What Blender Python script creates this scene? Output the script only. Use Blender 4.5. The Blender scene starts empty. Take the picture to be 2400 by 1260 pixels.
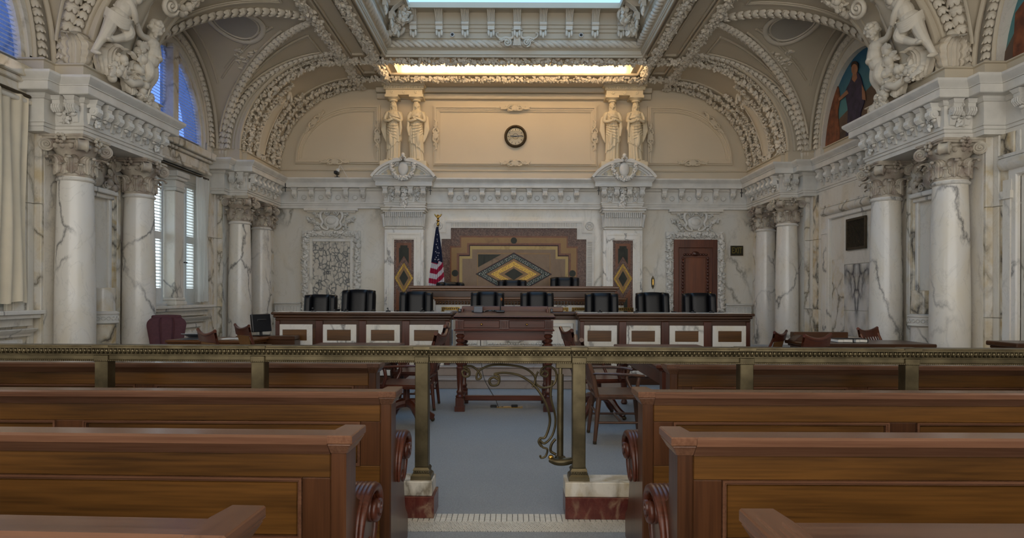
import bpy, bmesh, math, random
from mathutils import Vector as V, Matrix as MX
from math import sin, cos, pi, sqrt, atan2, radians, hypot
random.seed(7)
D = bpy.data; SC = bpy.context.scene; COL = SC.collection

# ------------------------------------------------------------ camera, world, lights, exposure
EYE = 1.40
cam = D.cameras.new('camera'); cam.sensor_width = 36.0; cam.lens = 22.5
cam.shift_x = -3 / 2400; cam.shift_y = 60 / 2400; cam.clip_start = 0.05; cam.clip_end = 200
camo = D.objects.new('camera', cam); COL.objects.link(camo)
camo.location = (0, 0, EYE); camo.rotation_euler = (pi / 2, radians(-0.2), 0)
SC.camera = camo

wd = D.worlds.new('world'); SC.world = wd; wd.use_nodes = True
bg = wd.node_tree.nodes['Background']
bg.inputs[0].default_value = (1.0, 0.965, 0.915, 1); bg.inputs[1].default_value = 1.5

SC.view_settings.view_transform = 'Standard'; SC.view_settings.look = 'None'
SC.view_settings.gamma = 1.0; SC.view_settings.use_curve_mapping = False
SC.view_settings.exposure = 0.86
SC.cycles.max_bounces = 8; SC.cycles.diffuse_bounces = 5; SC.cycles.glossy_bounces = 3
SC.cycles.use_denoising = True
SC.cycles.sample_clamp_indirect = 3.0

SKYLIGHT_EMIT = 1.15      # daylit glass of the ceiling laylight
BULB_EMIT = 48.0         # lamps in the cove at the head of the room
WINDOW_SUN = 0.0

# ------------------------------------------------------------ helpers
def lin(c):
    if isinstance(c, str):
        c = [int(c[i:i + 2], 16) / 255 for i in (0, 2, 4)]
    return tuple((x / 12.92 if x <= .04045 else ((x + .055) / 1.055) ** 2.4) for x in c) + (1.0,)

def P(px, py, y):
    """pixel of the 2400x1260 photograph at depth y -> metres (x, z)"""
    return ((px - 1203) * y / 1500.0, EYE + (690 - py) * y / 1500.0)

class MB:
    def __init__(s): s.v = []; s.f = []; s.m = []
    def add(s, vs, fs, mat=0, tf=None):
        o = len(s.v)
        if tf is not None: vs = [tf @ V(p) for p in vs]
        s.v.extend([tuple(p) for p in vs])
        s.f.extend([tuple(i + o for i in f) for f in fs]); s.m.extend([mat] * len(fs)); return s
    def box(s, x0, x1, y0, y1, z0, z1, mat=0, tf=None):
        if x0 > x1: x0, x1 = x1, x0
        if y0 > y1: y0, y1 = y1, y0
        vs = [(x, y, z) for z in (z0, z1) for y in (y0, y1) for x in (x0, x1)]
        return s.add(vs, [(0, 2, 3, 1), (4, 5, 7, 6), (0, 1, 5, 4), (2, 6, 7, 3), (0, 4, 6, 2), (1, 3, 7, 5)], mat, tf)
    def frustum(s, a, b, z0, z1, mat=0, tf=None):
        """a, b = (x0,x1,y0,y1) at z0 and z1"""
        vs = [(a[0], a[2], z0), (a[1], a[2], z0), (a[0], a[3], z0), (a[1], a[3], z0),
              (b[0], b[2], z1), (b[1], b[2], z1), (b[0], b[3], z1), (b[1], b[3], z1)]
        return s.add(vs, [(0, 2, 3, 1), (4, 5, 7, 6), (0, 1, 5, 4), (2, 6, 7, 3), (0, 4, 6, 2), (1, 3, 7, 5)], mat, tf)
    def prism(s, poly, a, b, axis='y', mat=0, tf=None):
        """extrude a 2-D polygon along an axis: y -> poly=(x,z); x -> (y,z); z -> (x,y)"""
        n = len(poly)
        mk = {'y': lambda p, t: (p[0], t, p[1]), 'x': lambda p, t: (t, p[0], p[1]), 'z': lambda p, t: (p[0], p[1], t)}[axis]
        vs = [mk(p, a) for p in poly] + [mk(p, b) for p in poly]
        fs = [tuple(range(n))[::-1], tuple(range(n, 2 * n))] + [(i, (i + 1) % n, n + (i + 1) % n, n + i) for i in range(n)]
        return s.add(vs, fs, mat, tf)
    def frame(s, outer, inner, a, b, axis='y', mat=0, tf=None):
        """closed outer and inner loops of equal length, extruded: a picture-frame solid"""
        n = len(outer)
        mk = {'y': lambda p, t: (p[0], t, p[1]), 'x': lambda p, t: (t, p[0], p[1]), 'z': lambda p, t: (p[0], p[1], t)}[axis]
        vs = [mk(p, a) for p in outer] + [mk(p, a) for p in inner] + [mk(p, b) for p in outer] + [mk(p, b) for p in inner]
        fs = []
        for i in range(n):
            j = (i + 1) % n
            fs += [(i, j, n + j, n + i), (2 * n + i, 3 * n + i, 3 * n + j, 2 * n + j), (i, 2 * n + i, 2 * n + j, j), (n + i, n + j, 3 * n + j, 3 * n + i)]
        return s.add(vs, fs, mat, tf)
    def lathe(s, prof, n=24, c=(0, 0, 0), a0=0, a1=2 * pi, mat=0, tf=None, wob=None, cap=True):
        full = abs(a1 - a0 - 2 * pi) < 1e-6; k = n if full else n + 1
        vs = []; fs = []
        for (r, z) in prof:
            for i in range(k):
                t = a0 + (a1 - a0) * i / n; rr = r if wob is None else r + wob(t, z)
                vs.append((c[0] + rr * cos(t), c[1] + rr * sin(t), c[2] + z))
        for j in range(len(prof) - 1):
            for i in range(n):
                i2 = (i + 1) % k
                fs.append((j * k + i, j * k + i2, (j + 1) * k + i2, (j + 1) * k + i))
        if full and cap:
            if prof[0][0] > 1e-6: fs.append(tuple(range(k))[::-1])
            if prof[-1][0] > 1e-6: fs.append(tuple((len(prof) - 1) * k + i for i in range(k)))
        return s.add(vs, fs, mat, tf)
    def tube(s, pts, r, n=8, mat=0, tf=None, flat=1.0, up=None, closed=False, ends=True):
        """round (or flattened) bar along points; r number or list"""
        pts = [V(p) for p in pts]; m = len(pts)
        rs = r if isinstance(r, (list, tuple)) else [r] * m
        vs = []; fs = []; ref = V(up) if up is not None else None
        if ref is None:
            d = (pts[1] - pts[0]).normalized()
            ref = V((0, 0, 1)) if abs(d.z) < .9 else V((1, 0, 0))
        for i, p in enumerate(pts):
            if closed: t = pts[(i + 1) % m] - pts[i - 1]
            else: t = pts[min(i + 1, m - 1)] - pts[max(i - 1, 0)]
            if t.length < 1e-9: t = V((0, 0, 1))
            t.normalize()
            a = ref - t * ref.dot(t)
            if a.length < 1e-4: a = t.orthogonal()
            a.normalize(); b = t.cross(a)
            if up is None: ref = a
            for k in range(n):
                w = 2 * pi * k / n
                vs.append(p + a * (cos(w) * rs[i] * flat) + b * (sin(w) * rs[i]))
        mm = m if closed else m - 1
        for i in range(mm):
            i2 = (i + 1) % m
            for k in range(n):
                k2 = (k + 1) % n
                fs.append((i * n + k, i * n + k2, i2 * n + k2, i2 * n + k))
        if not closed and ends:
            fs.append(tuple(range(n))[::-1]); fs.append(tuple((m - 1) * n + k for k in range(n)))
        return s.add(vs, fs, mat, tf)
    def ell(s, c, r, nu=8, nv=6, mat=0, tf=None, rot=None):
        if not isinstance(r, (list, tuple)): r = (r, r, r)
        vs = [(0, 0, -1)]; fs = []
        for j in range(1, nv):
            ph = -pi / 2 + pi * j / nv
            for i in range(nu):
                t = 2 * pi * i / nu
                vs.append((cos(ph) * cos(t), cos(ph) * sin(t), sin(ph)))
        vs.append((0, 0, 1)); e = len(vs) - 1
        for i in range(nu): fs.append((0, 1 + (i + 1) % nu, 1 + i))
        for j in range(nv - 2):
            for i in range(nu):
                a = 1 + j * nu + i; b = 1 + j * nu + (i + 1) % nu
                fs.append((a, b, b + nu, a + nu))
        for i in range(nu): fs.append((e, 1 + (nv - 2) * nu + i, 1 + (nv - 2) * nu + (i + 1) % nu))
        A = MX.Diagonal((r[0], r[1], r[2]))
        if rot is not None: A = rot @ A
        vs = [A @ V(p) + V(c) for p in vs]
        return s.add(vs, fs, mat, tf)
    def grid(s, fn, nu, nv, mat=0, tf=None, flip=False):
        vs = [fn(i / nu, j / nv) for j in range(nv + 1) for i in range(nu + 1)]
        k = nu + 1; fs = []
        for j in range(nv):
            for i in range(nu):
                q = (j * k + i, j * k + i + 1, (j + 1) * k + i + 1, (j + 1) * k + i)
                fs.append(q[::-1] if flip else q)
        return s.add(vs, fs, mat, tf)
    def loft(s, rings, mat=0, tf=None, cap=True):
        n = len(rings[0]); vs = [p for r in rings for p in r]; fs = []
        for j in range(len(rings) - 1):
            for i in range(n):
                i2 = (i + 1) % n
                fs.append((j * n + i, j * n + i2, (j + 1) * n + i2, (j + 1) * n + i))
        if cap:
            fs.append(tuple(range(n))[::-1]); fs.append(tuple((len(rings) - 1) * n + i for i in range(n)))
        return s.add(vs, fs, mat, tf)
    def sweep(s, path, prof, mat=0, side=1, closed=False):
        """profile (d, z): d metres to the given side of a plan path (x, y), mitred corners"""
        m = len(path); dirs = []
        k = m if closed else m - 1
        for i in range(k):
            a = path[i]; b = path[(i + 1) % m]; L = hypot(b[0] - a[0], b[1] - a[1])
            dirs.append(((b[0] - a[0]) / L, (b[1] - a[1]) / L))
        vs = []
        for i in range(m):
            if closed: d0, d1 = dirs[i - 1], dirs[i]
            else: d0 = dirs[max(i - 1, 0)]; d1 = dirs[min(i, k - 1)]
            n0 = (-d0[1] * side, d0[0] * side); n1 = (-d1[1] * side, d1[0] * side)
            q = 1 + n0[0] * n1[0] + n0[1] * n1[1]
            q = max(q, .2); mx = ((n0[0] + n1[0]) / q, (n0[1] + n1[1]) / q)
            for (d, z) in prof: vs.append((path[i][0] + mx[0] * d, path[i][1] + mx[1] * d, z))
        n = len(prof); fs = []
        for i in range(k):
            i2 = (i + 1) % m
            for j in range(n - 1):
                fs.append((i * n + j, i2 * n + j, i2 * n + j + 1, i * n + j + 1))
        return s.add(vs, fs, mat)
    def build(s, name, mats, parent=None, smooth=35, bevel=0, loc=None, seg=1, weld=False):
        me = mesh_from(s, name, mats, smooth, bevel, seg, weld)
        return obj(name, me, parent, loc)

def mesh_from(s, name, mats, smooth=35, bevel=0, seg=1, weld=False):
    me = D.meshes.new(name); me.from_pydata(s.v, [], s.f)
    if not isinstance(mats, (list, tuple)): mats = [mats]
    for m in mats: me.materials.append(m)
    if len(mats) > 1: me.polygons.foreach_set('material_index', s.m)
    if bevel or weld:
        bm = bmesh.new(); bm.from_mesh(me)
        bmesh.ops.remove_doubles(bm, verts=bm.verts, dist=1e-5)
        if bevel:
            es = [e for e in bm.edges if len(e.link_faces) == 2 and e.calc_face_angle(0) > .5]
            bmesh.ops.bevel(bm, geom=es, offset=bevel, segments=seg, affect='EDGES', clamp_overlap=True)
        bm.to_mesh(me); bm.free()
    me.update()
    if smooth:
        me.polygons.foreach_set('use_smooth', [True] * len(me.polygons))
        if smooth < 180: me.set_sharp_from_angle(angle=radians(smooth))
    return me

def obj(name, me, parent=None, loc=None, rot=None, scale=None):
    o = D.objects.new(name, me); COL.objects.link(o)
    if parent is not None: o.parent = parent
    if loc is not None: o.location = loc
    if rot is not None: o.rotation_euler = rot
    if scale is not None: o.scale = scale
    return o

def thing(name, label, cat, loc=(0, 0, 0), rz=0, group=None):
    o = D.objects.new(name, None); COL.objects.link(o); o.empty_display_size = .1
    o.location = loc; o.rotation_euler = (0, 0, rz)
    return tag(o, label, cat, group)

def tag(o, label, cat, group=None):
    o['label'] = label; o['category'] = cat
    if group: o['group'] = group
    return o

def struct(o, label=None):
    o['kind'] = 'structure'
    if label: o['label'] = label
    return o

def stuff(o): o['kind'] = 'stuff'; return o

def copy_tree(o, parent=None):
    kids = [c for c in D.objects if c.parent == o] if False else list(o.children)
    c = o.copy(); COL.objects.link(c)
    if parent is not None: c.parent = parent
    for ch in kids: copy_tree(ch, c)
    return c

def rect(x0, x1, z0, z1): return [(x0, z0), (x1, z0), (x1, z1), (x0, z1)]
def circ(cx, cz, rx, rz=None, n=32, a0=0, a1=2 * pi):
    rz = rx if rz is None else rz
    return [(cx + rx * cos(a0 + (a1 - a0) * i / n), cz + rz * sin(a0 + (a1 - a0) * i / n)) for i in range(n)]
def bez(pts, n=16):
    """Catmull-Rom through 2-D/3-D points"""
    out = []; m = len(pts); p = [V(q) for q in pts]
    for i in range(m - 1):
        a = p[max(i - 1, 0)]; b = p[i]; c = p[i + 1]; d = p[min(i + 2, m - 1)]
        for k in range(n):
            t = k / n
            out.append(.5 * ((2 * b) + (c - a) * t + (2 * a - 5 * b + 4 * c - d) * t * t + (3 * b - a - 3 * c + d) * t ** 3))
    out.append(p[-1]); return out
def spiral(c, r0, r1, turns, a0=0, n=28, sgn=1):
    """2-D spiral points from radius r0 in to r1"""
    return [(c[0] + (r0 + (r1 - r0) * i / n) * cos(a0 + sgn * turns * 2 * pi * i / n),
             c[1] + (r0 + (r1 - r0) * i / n) * sin(a0 + sgn * turns * 2 * pi * i / n)) for i in range(n + 1)]
def basis(t, nrm):
    """rotation whose z is t and x near nrm"""
    t = V(t).normalized(); x = V(nrm) - t * V(nrm).dot(t)
    if x.length < 1e-5: x = t.orthogonal()
    x.normalize(); y = t.cross(x)
    return MX((x, y, t)).transposed()

# ------------------------------------------------------------ materials
def _mat(name):
    m = D.materials.new(name); m.use_nodes = True
    nt = m.node_tree; b = nt.nodes['Principled BSDF']
    return m, nt, b
def nd(nt, t, **kw):
    n = nt.nodes.new(t)
    for k, v in kw.items():
        if k in n.inputs: n.inputs[k].default_value = v
        else: setattr(n, k, v)
    return n
def coords(nt, scale=(1, 1, 1), rnd=True):
    tc = nd(nt, 'ShaderNodeTexCoord'); mp = nd(nt, 'ShaderNodeMapping')
    mp.inputs['Scale'].default_value = scale
    nt.links.new(tc.outputs['Object'], mp.inputs['Vector'])
    if rnd:
        oi = nd(nt, 'ShaderNodeObjectInfo'); mu = nd(nt, 'ShaderNodeMath', operation='MULTIPLY'); mu.inputs[1].default_value = 37.0
        nt.links.new(oi.outputs['Random'], mu.inputs[0]); nt.links.new(mu.outputs[0], mp.inputs['Location'])
    return mp.outputs['Vector']
def ramp(nt, fac, stops):
    r = nd(nt, 'ShaderNodeValToRGB'); e = r.color_ramp.elements
    while len(e) < len(stops): e.new(.5)
    for i, (p, c) in enumerate(stops): e[i].position = p; e[i].color = c if len(c) == 4 else lin(c)
    nt.links.new(fac, r.inputs[0]); return r.outputs[0]
def bump(nt, b, h, s, d=.01):
    n = nd(nt, 'ShaderNodeBump'); n.inputs['Strength'].default_value = s; n.inputs['Distance'].default_value = d
    nt.links.new(h, n.inputs['Height']); nt.links.new(n.outputs[0], b.inputs['Normal'])
def mixc(nt, fac, a, b_):
    m = nd(nt, 'ShaderNodeMix', data_type='RGBA')
    if hasattr(fac, 'links'): nt.links.new(fac, m.inputs[0])
    else: m.inputs[0].default_value = fac
    for i, c in ((6, a), (7, b_)):
        if hasattr(c, 'links'): nt.links.new(c, m.inputs[i])
        else: m.inputs[i].default_value = c
    return m.outputs[2]

def plain(name, c, rough=.5, metal=0, var=.08, sc=8, bmp=0, spec=.5, c2=None, coat=0):
    m, nt, b = _mat(name); c = lin(c)
    b.inputs['Roughness'].default_value = rough; b.inputs['Metallic'].default_value = metal
    b.inputs['Specular IOR Level'].default_value = spec; b.inputs['Coat Weight'].default_value = coat
    vec = coords(nt); n = nd(nt, 'ShaderNodeTexNoise', Scale=sc, Detail=5.0); nt.links.new(vec, n.inputs['Vector'])
    c0 = tuple(x * (1 - var) for x in c[:3]) + (1,) if c2 is None else lin(c2)
    c1 = tuple(min(1, x * (1 + var)) for x in c[:3]) + (1,) if c2 is None else c
    nt.links.new(ramp(nt, n.outputs[0], [(.35, c0), (.65, c1)]), b.inputs['Base Color'])
    if bmp: bump(nt, b, n.outputs[0], bmp)
    return m
def emis(name, c, s):
    m, nt, b = _mat(name); b.inputs['Base Color'].default_value = lin(c)
    b.inputs['Emission Color'].default_value = lin(c); b.inputs['Emission Strength'].default_value = s
    return m
def wood(name, c_dark, c_light, axis=0, rough=.28, sc=1.0, spec=.5):
    m, nt, b = _mat(name); s = [14 * sc, 14 * sc, 14 * sc]; s[axis] = .9 * sc
    vec = coords(nt, tuple(s))
    n1 = nd(nt, 'ShaderNodeTexNoise', Scale=1.0, Detail=8.0, Roughness=.62, Distortion=.6); nt.links.new(vec, n1.inputs['Vector'])
    s2 = [2.2 * sc] * 3; s2[axis] = .35 * sc
    vec2 = coords(nt, tuple(s2))
    n2 = nd(nt, 'ShaderNodeTexNoise', Scale=1.0, Detail=3.0, Distortion=1.2); nt.links.new(vec2, n2.inputs['Vector'])
    s3 = [90 * sc] * 3; s3[axis] = 3 * sc
    vec3 = coords(nt, tuple(s3))
    n3 = nd(nt, 'ShaderNodeTexNoise', Scale=1.0, Detail=2.0); nt.links.new(vec3, n3.inputs['Vector'])
    g = ramp(nt, n1.outputs[0], [(.3, lin(c_dark)), (.7, lin(c_light))])
    l = lin(c_light); l2 = tuple(min(1, x * 1.25) for x in l[:3]) + (1,); d2 = tuple(x * .7 for x in lin(c_dark)[:3]) + (1,)
    g2 = ramp(nt, n2.outputs[0], [(.36, d2), (.66, l2)])
    g3 = ramp(nt, n3.outputs[0], [(.35, d2), (.6, l)])
    nt.links.new(mixc(nt, .25, mixc(nt, .45, g, g2), g3), b.inputs['Base Color'])
    b.inputs['Roughness'].default_value = rough; b.inputs['Specular IOR Level'].default_value = spec
    b.inputs['Coat Weight'].default_value = .12; b.inputs['Coat Roughness'].default_value = .18
    bump(nt, b, n1.outputs[0], .12, .004)
    return m
def marble(name, base, warm, vein, vsc=.9, vw=.02, amount=.6, rough=.22, warm_amt=.5, net=False, vscz=None, dens=.5, mirror=None, spec=.5):
    """polished veined stone: warped crack network (voronoi edges) or ridged noise, in patches"""
    m, nt, b = _mat(name); sc = (vsc, vsc, vsc * (vscz or .55))
    vec = coords(nt, sc)
    if mirror is not None:      # book-matched: veins mirrored about a joint
        tc = nd(nt, 'ShaderNodeTexCoord'); sp = nd(nt, 'ShaderNodeSeparateXYZ'); nt.links.new(tc.outputs['Object'], sp.inputs[0])
        sb = nd(nt, 'ShaderNodeMath', operation='SUBTRACT'); nt.links.new(sp.outputs[1], sb.inputs[0]); sb.inputs[1].default_value = mirror
        ab = nd(nt, 'ShaderNodeMath', operation='ABSOLUTE'); nt.links.new(sb.outputs[0], ab.inputs[0])
        cb = nd(nt, 'ShaderNodeCombineXYZ'); cb.inputs[0].default_value = 3.3; nt.links.new(ab.outputs[0], cb.inputs[1]); nt.links.new(sp.outputs[2], cb.inputs[2])
        mp = nd(nt, 'ShaderNodeMapping'); mp.inputs['Scale'].default_value = sc; mp.inputs['Rotation'].default_value = (radians(-28), 0, 0); nt.links.new(cb.outputs[0], mp.inputs[0]); vec = mp.outputs[0]
    nz = nd(nt, 'ShaderNodeTexNoise', Scale=1.6, Detail=7.0, Roughness=.6); nt.links.new(vec, nz.inputs['Vector'])
    mm = nd(nt, 'ShaderNodeMix', data_type='VECTOR'); mm.inputs[0].default_value = .38 if not net else .3
    nt.links.new(vec, mm.inputs[4]); nt.links.new(nz.outputs['Color'], mm.inputs[5])
    vo = nd(nt, 'ShaderNodeTexVoronoi', feature='DISTANCE_TO_EDGE', Scale=2.4 if not net else 5.0)
    nt.links.new(mm.outputs[1], vo.inputs['Vector'])
    crack = ramp(nt, vo.outputs['Distance'], [(0, (1, 1, 1, 1)), (vw, (.55, .55, .55, 1)), (vw * 3.2, (0, 0, 0, 1))])
    # patches where veins show
    pn = nd(nt, 'ShaderNodeTexNoise', Scale=1.1 if not net else 1.6, Detail=2.0); nt.links.new(vec, pn.inputs['Vector'])
    patch = ramp(nt, pn.outputs[0], [(dens - .04, (0, 0, 0, 1)), (dens + .1, (1, 1, 1, 1))])
    mu = nd(nt, 'ShaderNodeMath', operation='MULTIPLY'); nt.links.new(crack, mu.inputs[0]); nt.links.new(patch, mu.inputs[1])
    mu2 = nd(nt, 'ShaderNodeMath', operation='MULTIPLY'); mu2.inputs[1].default_value = amount; nt.links.new(mu.outputs[0], mu2.inputs[0])
    # soft clouding towards the warm tone
    cn = nd(nt, 'ShaderNodeTexNoise', Scale=2.3, Detail=6.0, Distortion=1.0); nt.links.new(vec, cn.inputs['Vector'])
    cl = ramp(nt, cn.outputs[0], [(.42, (0, 0, 0, 1)), (.7, (warm_amt, warm_amt, warm_amt, 1))])
    c1 = mixc(nt, cl, lin(base), lin(warm))
    # faint hairlines
    fv = nd(nt, 'ShaderNodeTexNoise', Scale=3.0, Detail=9.0, Roughness=.6, Distortion=1.6); nt.links.new(vec, fv.inputs['Vector'])
    hair = ramp(nt, fv.outputs[0], [(.485, (0, 0, 0, 1)), (.5, (.13, .13, .13, 1)), (.515, (0, 0, 0, 1))])
    c2 = mixc(nt, hair, c1, lin(vein)); c3 = mixc(nt, mu2.outputs[0], c2, lin(vein))
    nt.links.new(c3, b.inputs['Base Color']); b.inputs['Roughness'].default_value = rough; b.inputs['Specular IOR Level'].default_value = spec
    return m

M = {}
M['plaster'] = plain('cream_plaster', 'c4b8a2', .6, var=.03, sc=1.5)  # toned below the ornament, so shade of the recesses sits in the colour
M['plaster2'] = plain('carved_plaster', 'd3c9b7', .6, var=.04, sc=5)  # same paint as the vault, lightened to put relief contrast into the colour
M['wallcream'] = plain('cream_wall_plaster', 'cbbda4', .65, var=.02, sc=1.2)
M['oval'] = plain('grey_oval_plaster', 'a9a296', .7, var=.03, sc=2)
M['marble'] = marble('white_marble', 'dedad2', 'd6c8aa', '4c4a4a', .85, .011, .85, .2, .45, dens=.47)
M['marble_w'] = marble('white_wall_marble', 'd9d4c9', 'cfbf9f', '67604f', .6, .012, .7, .22, .5, dens=.52)
M['marble_y'] = marble('yellow_black_marble', 'dcd2bd', 'b79a63', '2f2e2e', 1.8, .05, .9, .2, .9, dens=.44, vscz=.8)
M['marble_s'] = marble('pale_strip_marble', 'd9d4ca', 'c6b184', '5a4f3a', 1.6, .03, .85, .2, .75, dens=.46, vscz=.8)
M['marble_n'] = marble('netted_grey_marble', 'cfc8ba', 'c3b8a4', '39414a', 3.0, .06, .97, .2, .3, net=True, dens=.4, vscz=.8)
M['marble_c'] = plain('carved_white_marble', 'd3cfc6', .4, var=.08, sc=4)
M['capital'] = plain('carved_capital_marble', 'c3baa8', .45, c2='97887a', sc=5)
M['breccia'] = marble('purple_breccia', '4a3129', '6b4a3b', '927565', 6.5, .045, .7, .25, .8, net=True, dens=.38, vscz=1.0, spec=.2)
M['tan'] = marble('tan_stone', '94703f', '825f35', '5f4326', 2, .02, .5, .35, .6, spec=.3)
M['yellow'] = marble('yellow_stone', 'b39a5c', 'ab8b55', '7d6134', 2, .02, .5, .25, .5, spec=.2)
M['pinkst'] = marble('pink_grey_stone', '80664b', '70573f', '4b3929', 1.6, .02, .5, .22, .6, spec=.2)
M['brownst'] = marble('brown_stone', '7a4a30', '693c25', '47291a', 2, .02, .5, .25, .6, spec=.2)
M['greenst'] = marble('green_stone', '2b2f26', '36362a', '171a15', 3, .05, .7, .4, .6, spec=.2)
M['redst'] = marble('red_base_marble', '552620', '6e3a2e', '9a7f66', 5, .03, .7, .2, .7, dens=.46)
M['kerb'] = marble('streaked_kerb_marble', 'd6d0c3', 'a8946c', '6b6353', 3.2, .05, .8, .2, .85, dens=.45, vscz=.5)
M['gold'] = plain('gold_mosaic', 'a8883f', .3, metal=.75, c2='5d4a22', sc=70)
M['teal_mos'] = plain('teal_mosaic', '38443f', .4, var=.3, sc=90, spec=.2)
M['white_mos'] = plain('white_mosaic', 'd2cdbf', .3, var=.1, sc=40)
M['dark_mos'] = plain('dark_mosaic', '3c1f24', .4, var=.2, sc=40, spec=.2)
M['walnut'] = wood('walnut', '321f0d', '704a20', 0, .3)
M['walnut_v'] = wood('walnut_upright', '2f1a0e', '593720', 2, .3)
M['cap_wood'] = wood('cap_rail_wood', '4a2e1f', '75523d', 0, .24)
M['cap_wood_y'] = wood('cap_rail_wood_crosswise', '4a2e1f', '75523d', 1, .24)
M['mahog'] = wood('mahogany', '34170e', '5f3120', 0, .32, 1.0, .35)
M['mahog_v'] = wood('mahogany_upright', '33170f', '5c3020', 2, .28)
M['oak'] = wood('chair_oak', '37231a', '664632', 0, .35); M['oak_v'] = wood('chair_oak_upright', '37231a', '664632', 2, .35)
M['bench'] = wood('bench_wood', '45270f', '77491f', 0, .32)
M['bench_dk'] = wood('dark_bench_wood', '2a180c', '54341d', 0, .33, 1.0, .35)
M['doorwood'] = wood('door_wood', '3d1a0e', '6f3a20', 2, .35)
M['bronze'] = plain('bronze', '6e634a', .4, metal=.8, c2='524935', sc=9)
M['brass'] = plain('polished_brass', 'c9a355', .25, metal=1, var=.1, sc=20)
M['dkbronze'] = plain('dark_bronze', '4b4030', .45, metal=.7, var=.15, sc=20)
M['leather'] = plain('black_leather', '0b0c10', .38, var=.2, sc=40, bmp=.1, spec=.35)
M['burgundy'] = plain('burgundy_fabric', '4f2a30', .8, var=.1, sc=30, bmp=.2)
M['black'] = plain('black_plastic', '17181b', .4, var=.1)
M['grey'] = plain('grey_plastic', '5d6168', .45, var=.06)
M['white'] = plain('white_paint', 'd9d9d6', .45, var=.03)
M['paper'] = plain('paper', 'e3e0d8', .7, var=.03)
M['cane'] = plain('woven_cane', '7a5326', .6, var=.25, sc=120, bmp=.4)
M['curtain'] = plain('ivory_curtain', 'd8ccb4', .85, var=.03, sc=6)
M['sheer'] = plain('white_curtain', 'e6e6e2', .85, var=.02, sc=6)
M['carpet'] = plain('blue_grey_carpet', '989b9d', .95, var=.14, sc=160, bmp=.5, spec=.1)
M['tile'] = plain('white_floor_tile', 'cfccc2', .3, var=.06, sc=9)
M['grout'] = plain('tile_grout', '6f685c', .8, var=.1, sc=20)
M['step'] = marble('step_marble', 'a89a90', '9a897b', '6d5d54', 1, .015, .5, .3, .5)
M['flagred'] = plain('red_flag_cloth', 'a3123a', .75, var=.06, sc=12)
M['flagwhite'] = plain('white_flag_cloth', 'cfc9cb', .75, var=.04, sc=12)
M['flagblue'] = plain('navy_flag_cloth', '16203f', .75, var=.06, sc=12)
M['statue'] = plain('cream_statue_plaster', 'd6c7a8', .55, var=.04, sc=4)
M['skyglass'] = emis('daylit_laylight_glass', '86b0d8', SKYLIGHT_EMIT)
M['bulb'] = emis('lit_lamp_glass', 'ffdfb2', BULB_EMIT)
m_, nt_, b_ = _mat('window_glass')
tr_ = nd(nt_, 'ShaderNodeBsdfTransparent'); tr_.inputs[0].default_value = (.84, .93, 1.0, 1); gl_ = nd(nt_, 'ShaderNodeBsdfGlossy'); gl_.inputs['Roughness'].default_value = .02
mx_ = nd(nt_, 'ShaderNodeMixShader'); mx_.inputs[0].default_value = .06
nt_.links.new(tr_.outputs[0], mx_.inputs[1]); nt_.links.new(gl_.outputs[0], mx_.inputs[2])
nt_.links.new(mx_.outputs[0], nt_.nodes['Material Output'].inputs[0])
M['glass'] = m_
m_ = m_.copy(); m_.name = 'sky_blue_glass'; [n for n in m_.node_tree.nodes if n.type == 'BSDF_TRANSPARENT'][0].inputs[0].default_value = (.3, .43, .78, 1); M['blueglass'] = m_  # pane colour carries the blue light of the evening sky outside
m_, nt_, b_ = _mat('sheer_white_cloth'); tl_ = nd(nt_, 'ShaderNodeBsdfTranslucent'); tl_.inputs[0].default_value = (.85, .85, .82, 1); df_ = nd(nt_, 'ShaderNodeBsdfDiffuse'); df_.inputs[0].default_value = (.8, .8, .77, 1)
mx_ = nd(nt_, 'ShaderNodeMixShader'); mx_.inputs[0].default_value = .5; nt_.links.new(tl_.outputs[0], mx_.inputs[1]); nt_.links.new(df_.outputs[0], mx_.inputs[2]); nt_.links.new(mx_.outputs[0], nt_.nodes['Material Output'].inputs[0]); M['sheer'] = m_

# ------------------------------------------------------------ the room shell
YB = 15.5                      # back wall
WX = 6.25                      # side walls
CZ = 6.40                      # flat ceiling
SPR, RISE = 4.40, 2.0          # spring and rise of the vaults
XF, XW, XA = 3.6, 6.05, 5.70   # where the cove meets the flat, foot of the webs, foot of the arch bands
BAYS = [(11.6, 1.7), (6.9, 1.7), (2.2, 1.7)]
ARCHES = [(13.3, YB), (8.6, 9.9), (3.9, 5.2), (-.8, .5)]

def cove(t, xf): return (XF + (xf - XF) * t, SPR + RISE * sqrt(max(0, 1 - t * t)))
def arch_pt(q, c, w, rise=RISE): return (c + w * q, SPR + rise * sqrt(max(0, 1 - q * q)))

fl = MB().box(-6.7, 6.7, 4.09, 16.0, -.12, 0).build('floor', M['carpet'], smooth=0); struct(fl, 'blue-grey carpet of the courtroom well')
fa = MB().box(-6.7, 6.7, -2.6, 3.78, -.12, 0).build('floor_aisle', M['carpet'], smooth=0); struct(fa, 'blue-grey carpet of the public aisle')
ft = MB().box(-6.7, 6.7, 3.78, 4.09, -.12, -.006).build('floor_mosaic', M['grout'], smooth=0); struct(ft, 'band of small white floor tiles at the gate')
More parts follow.
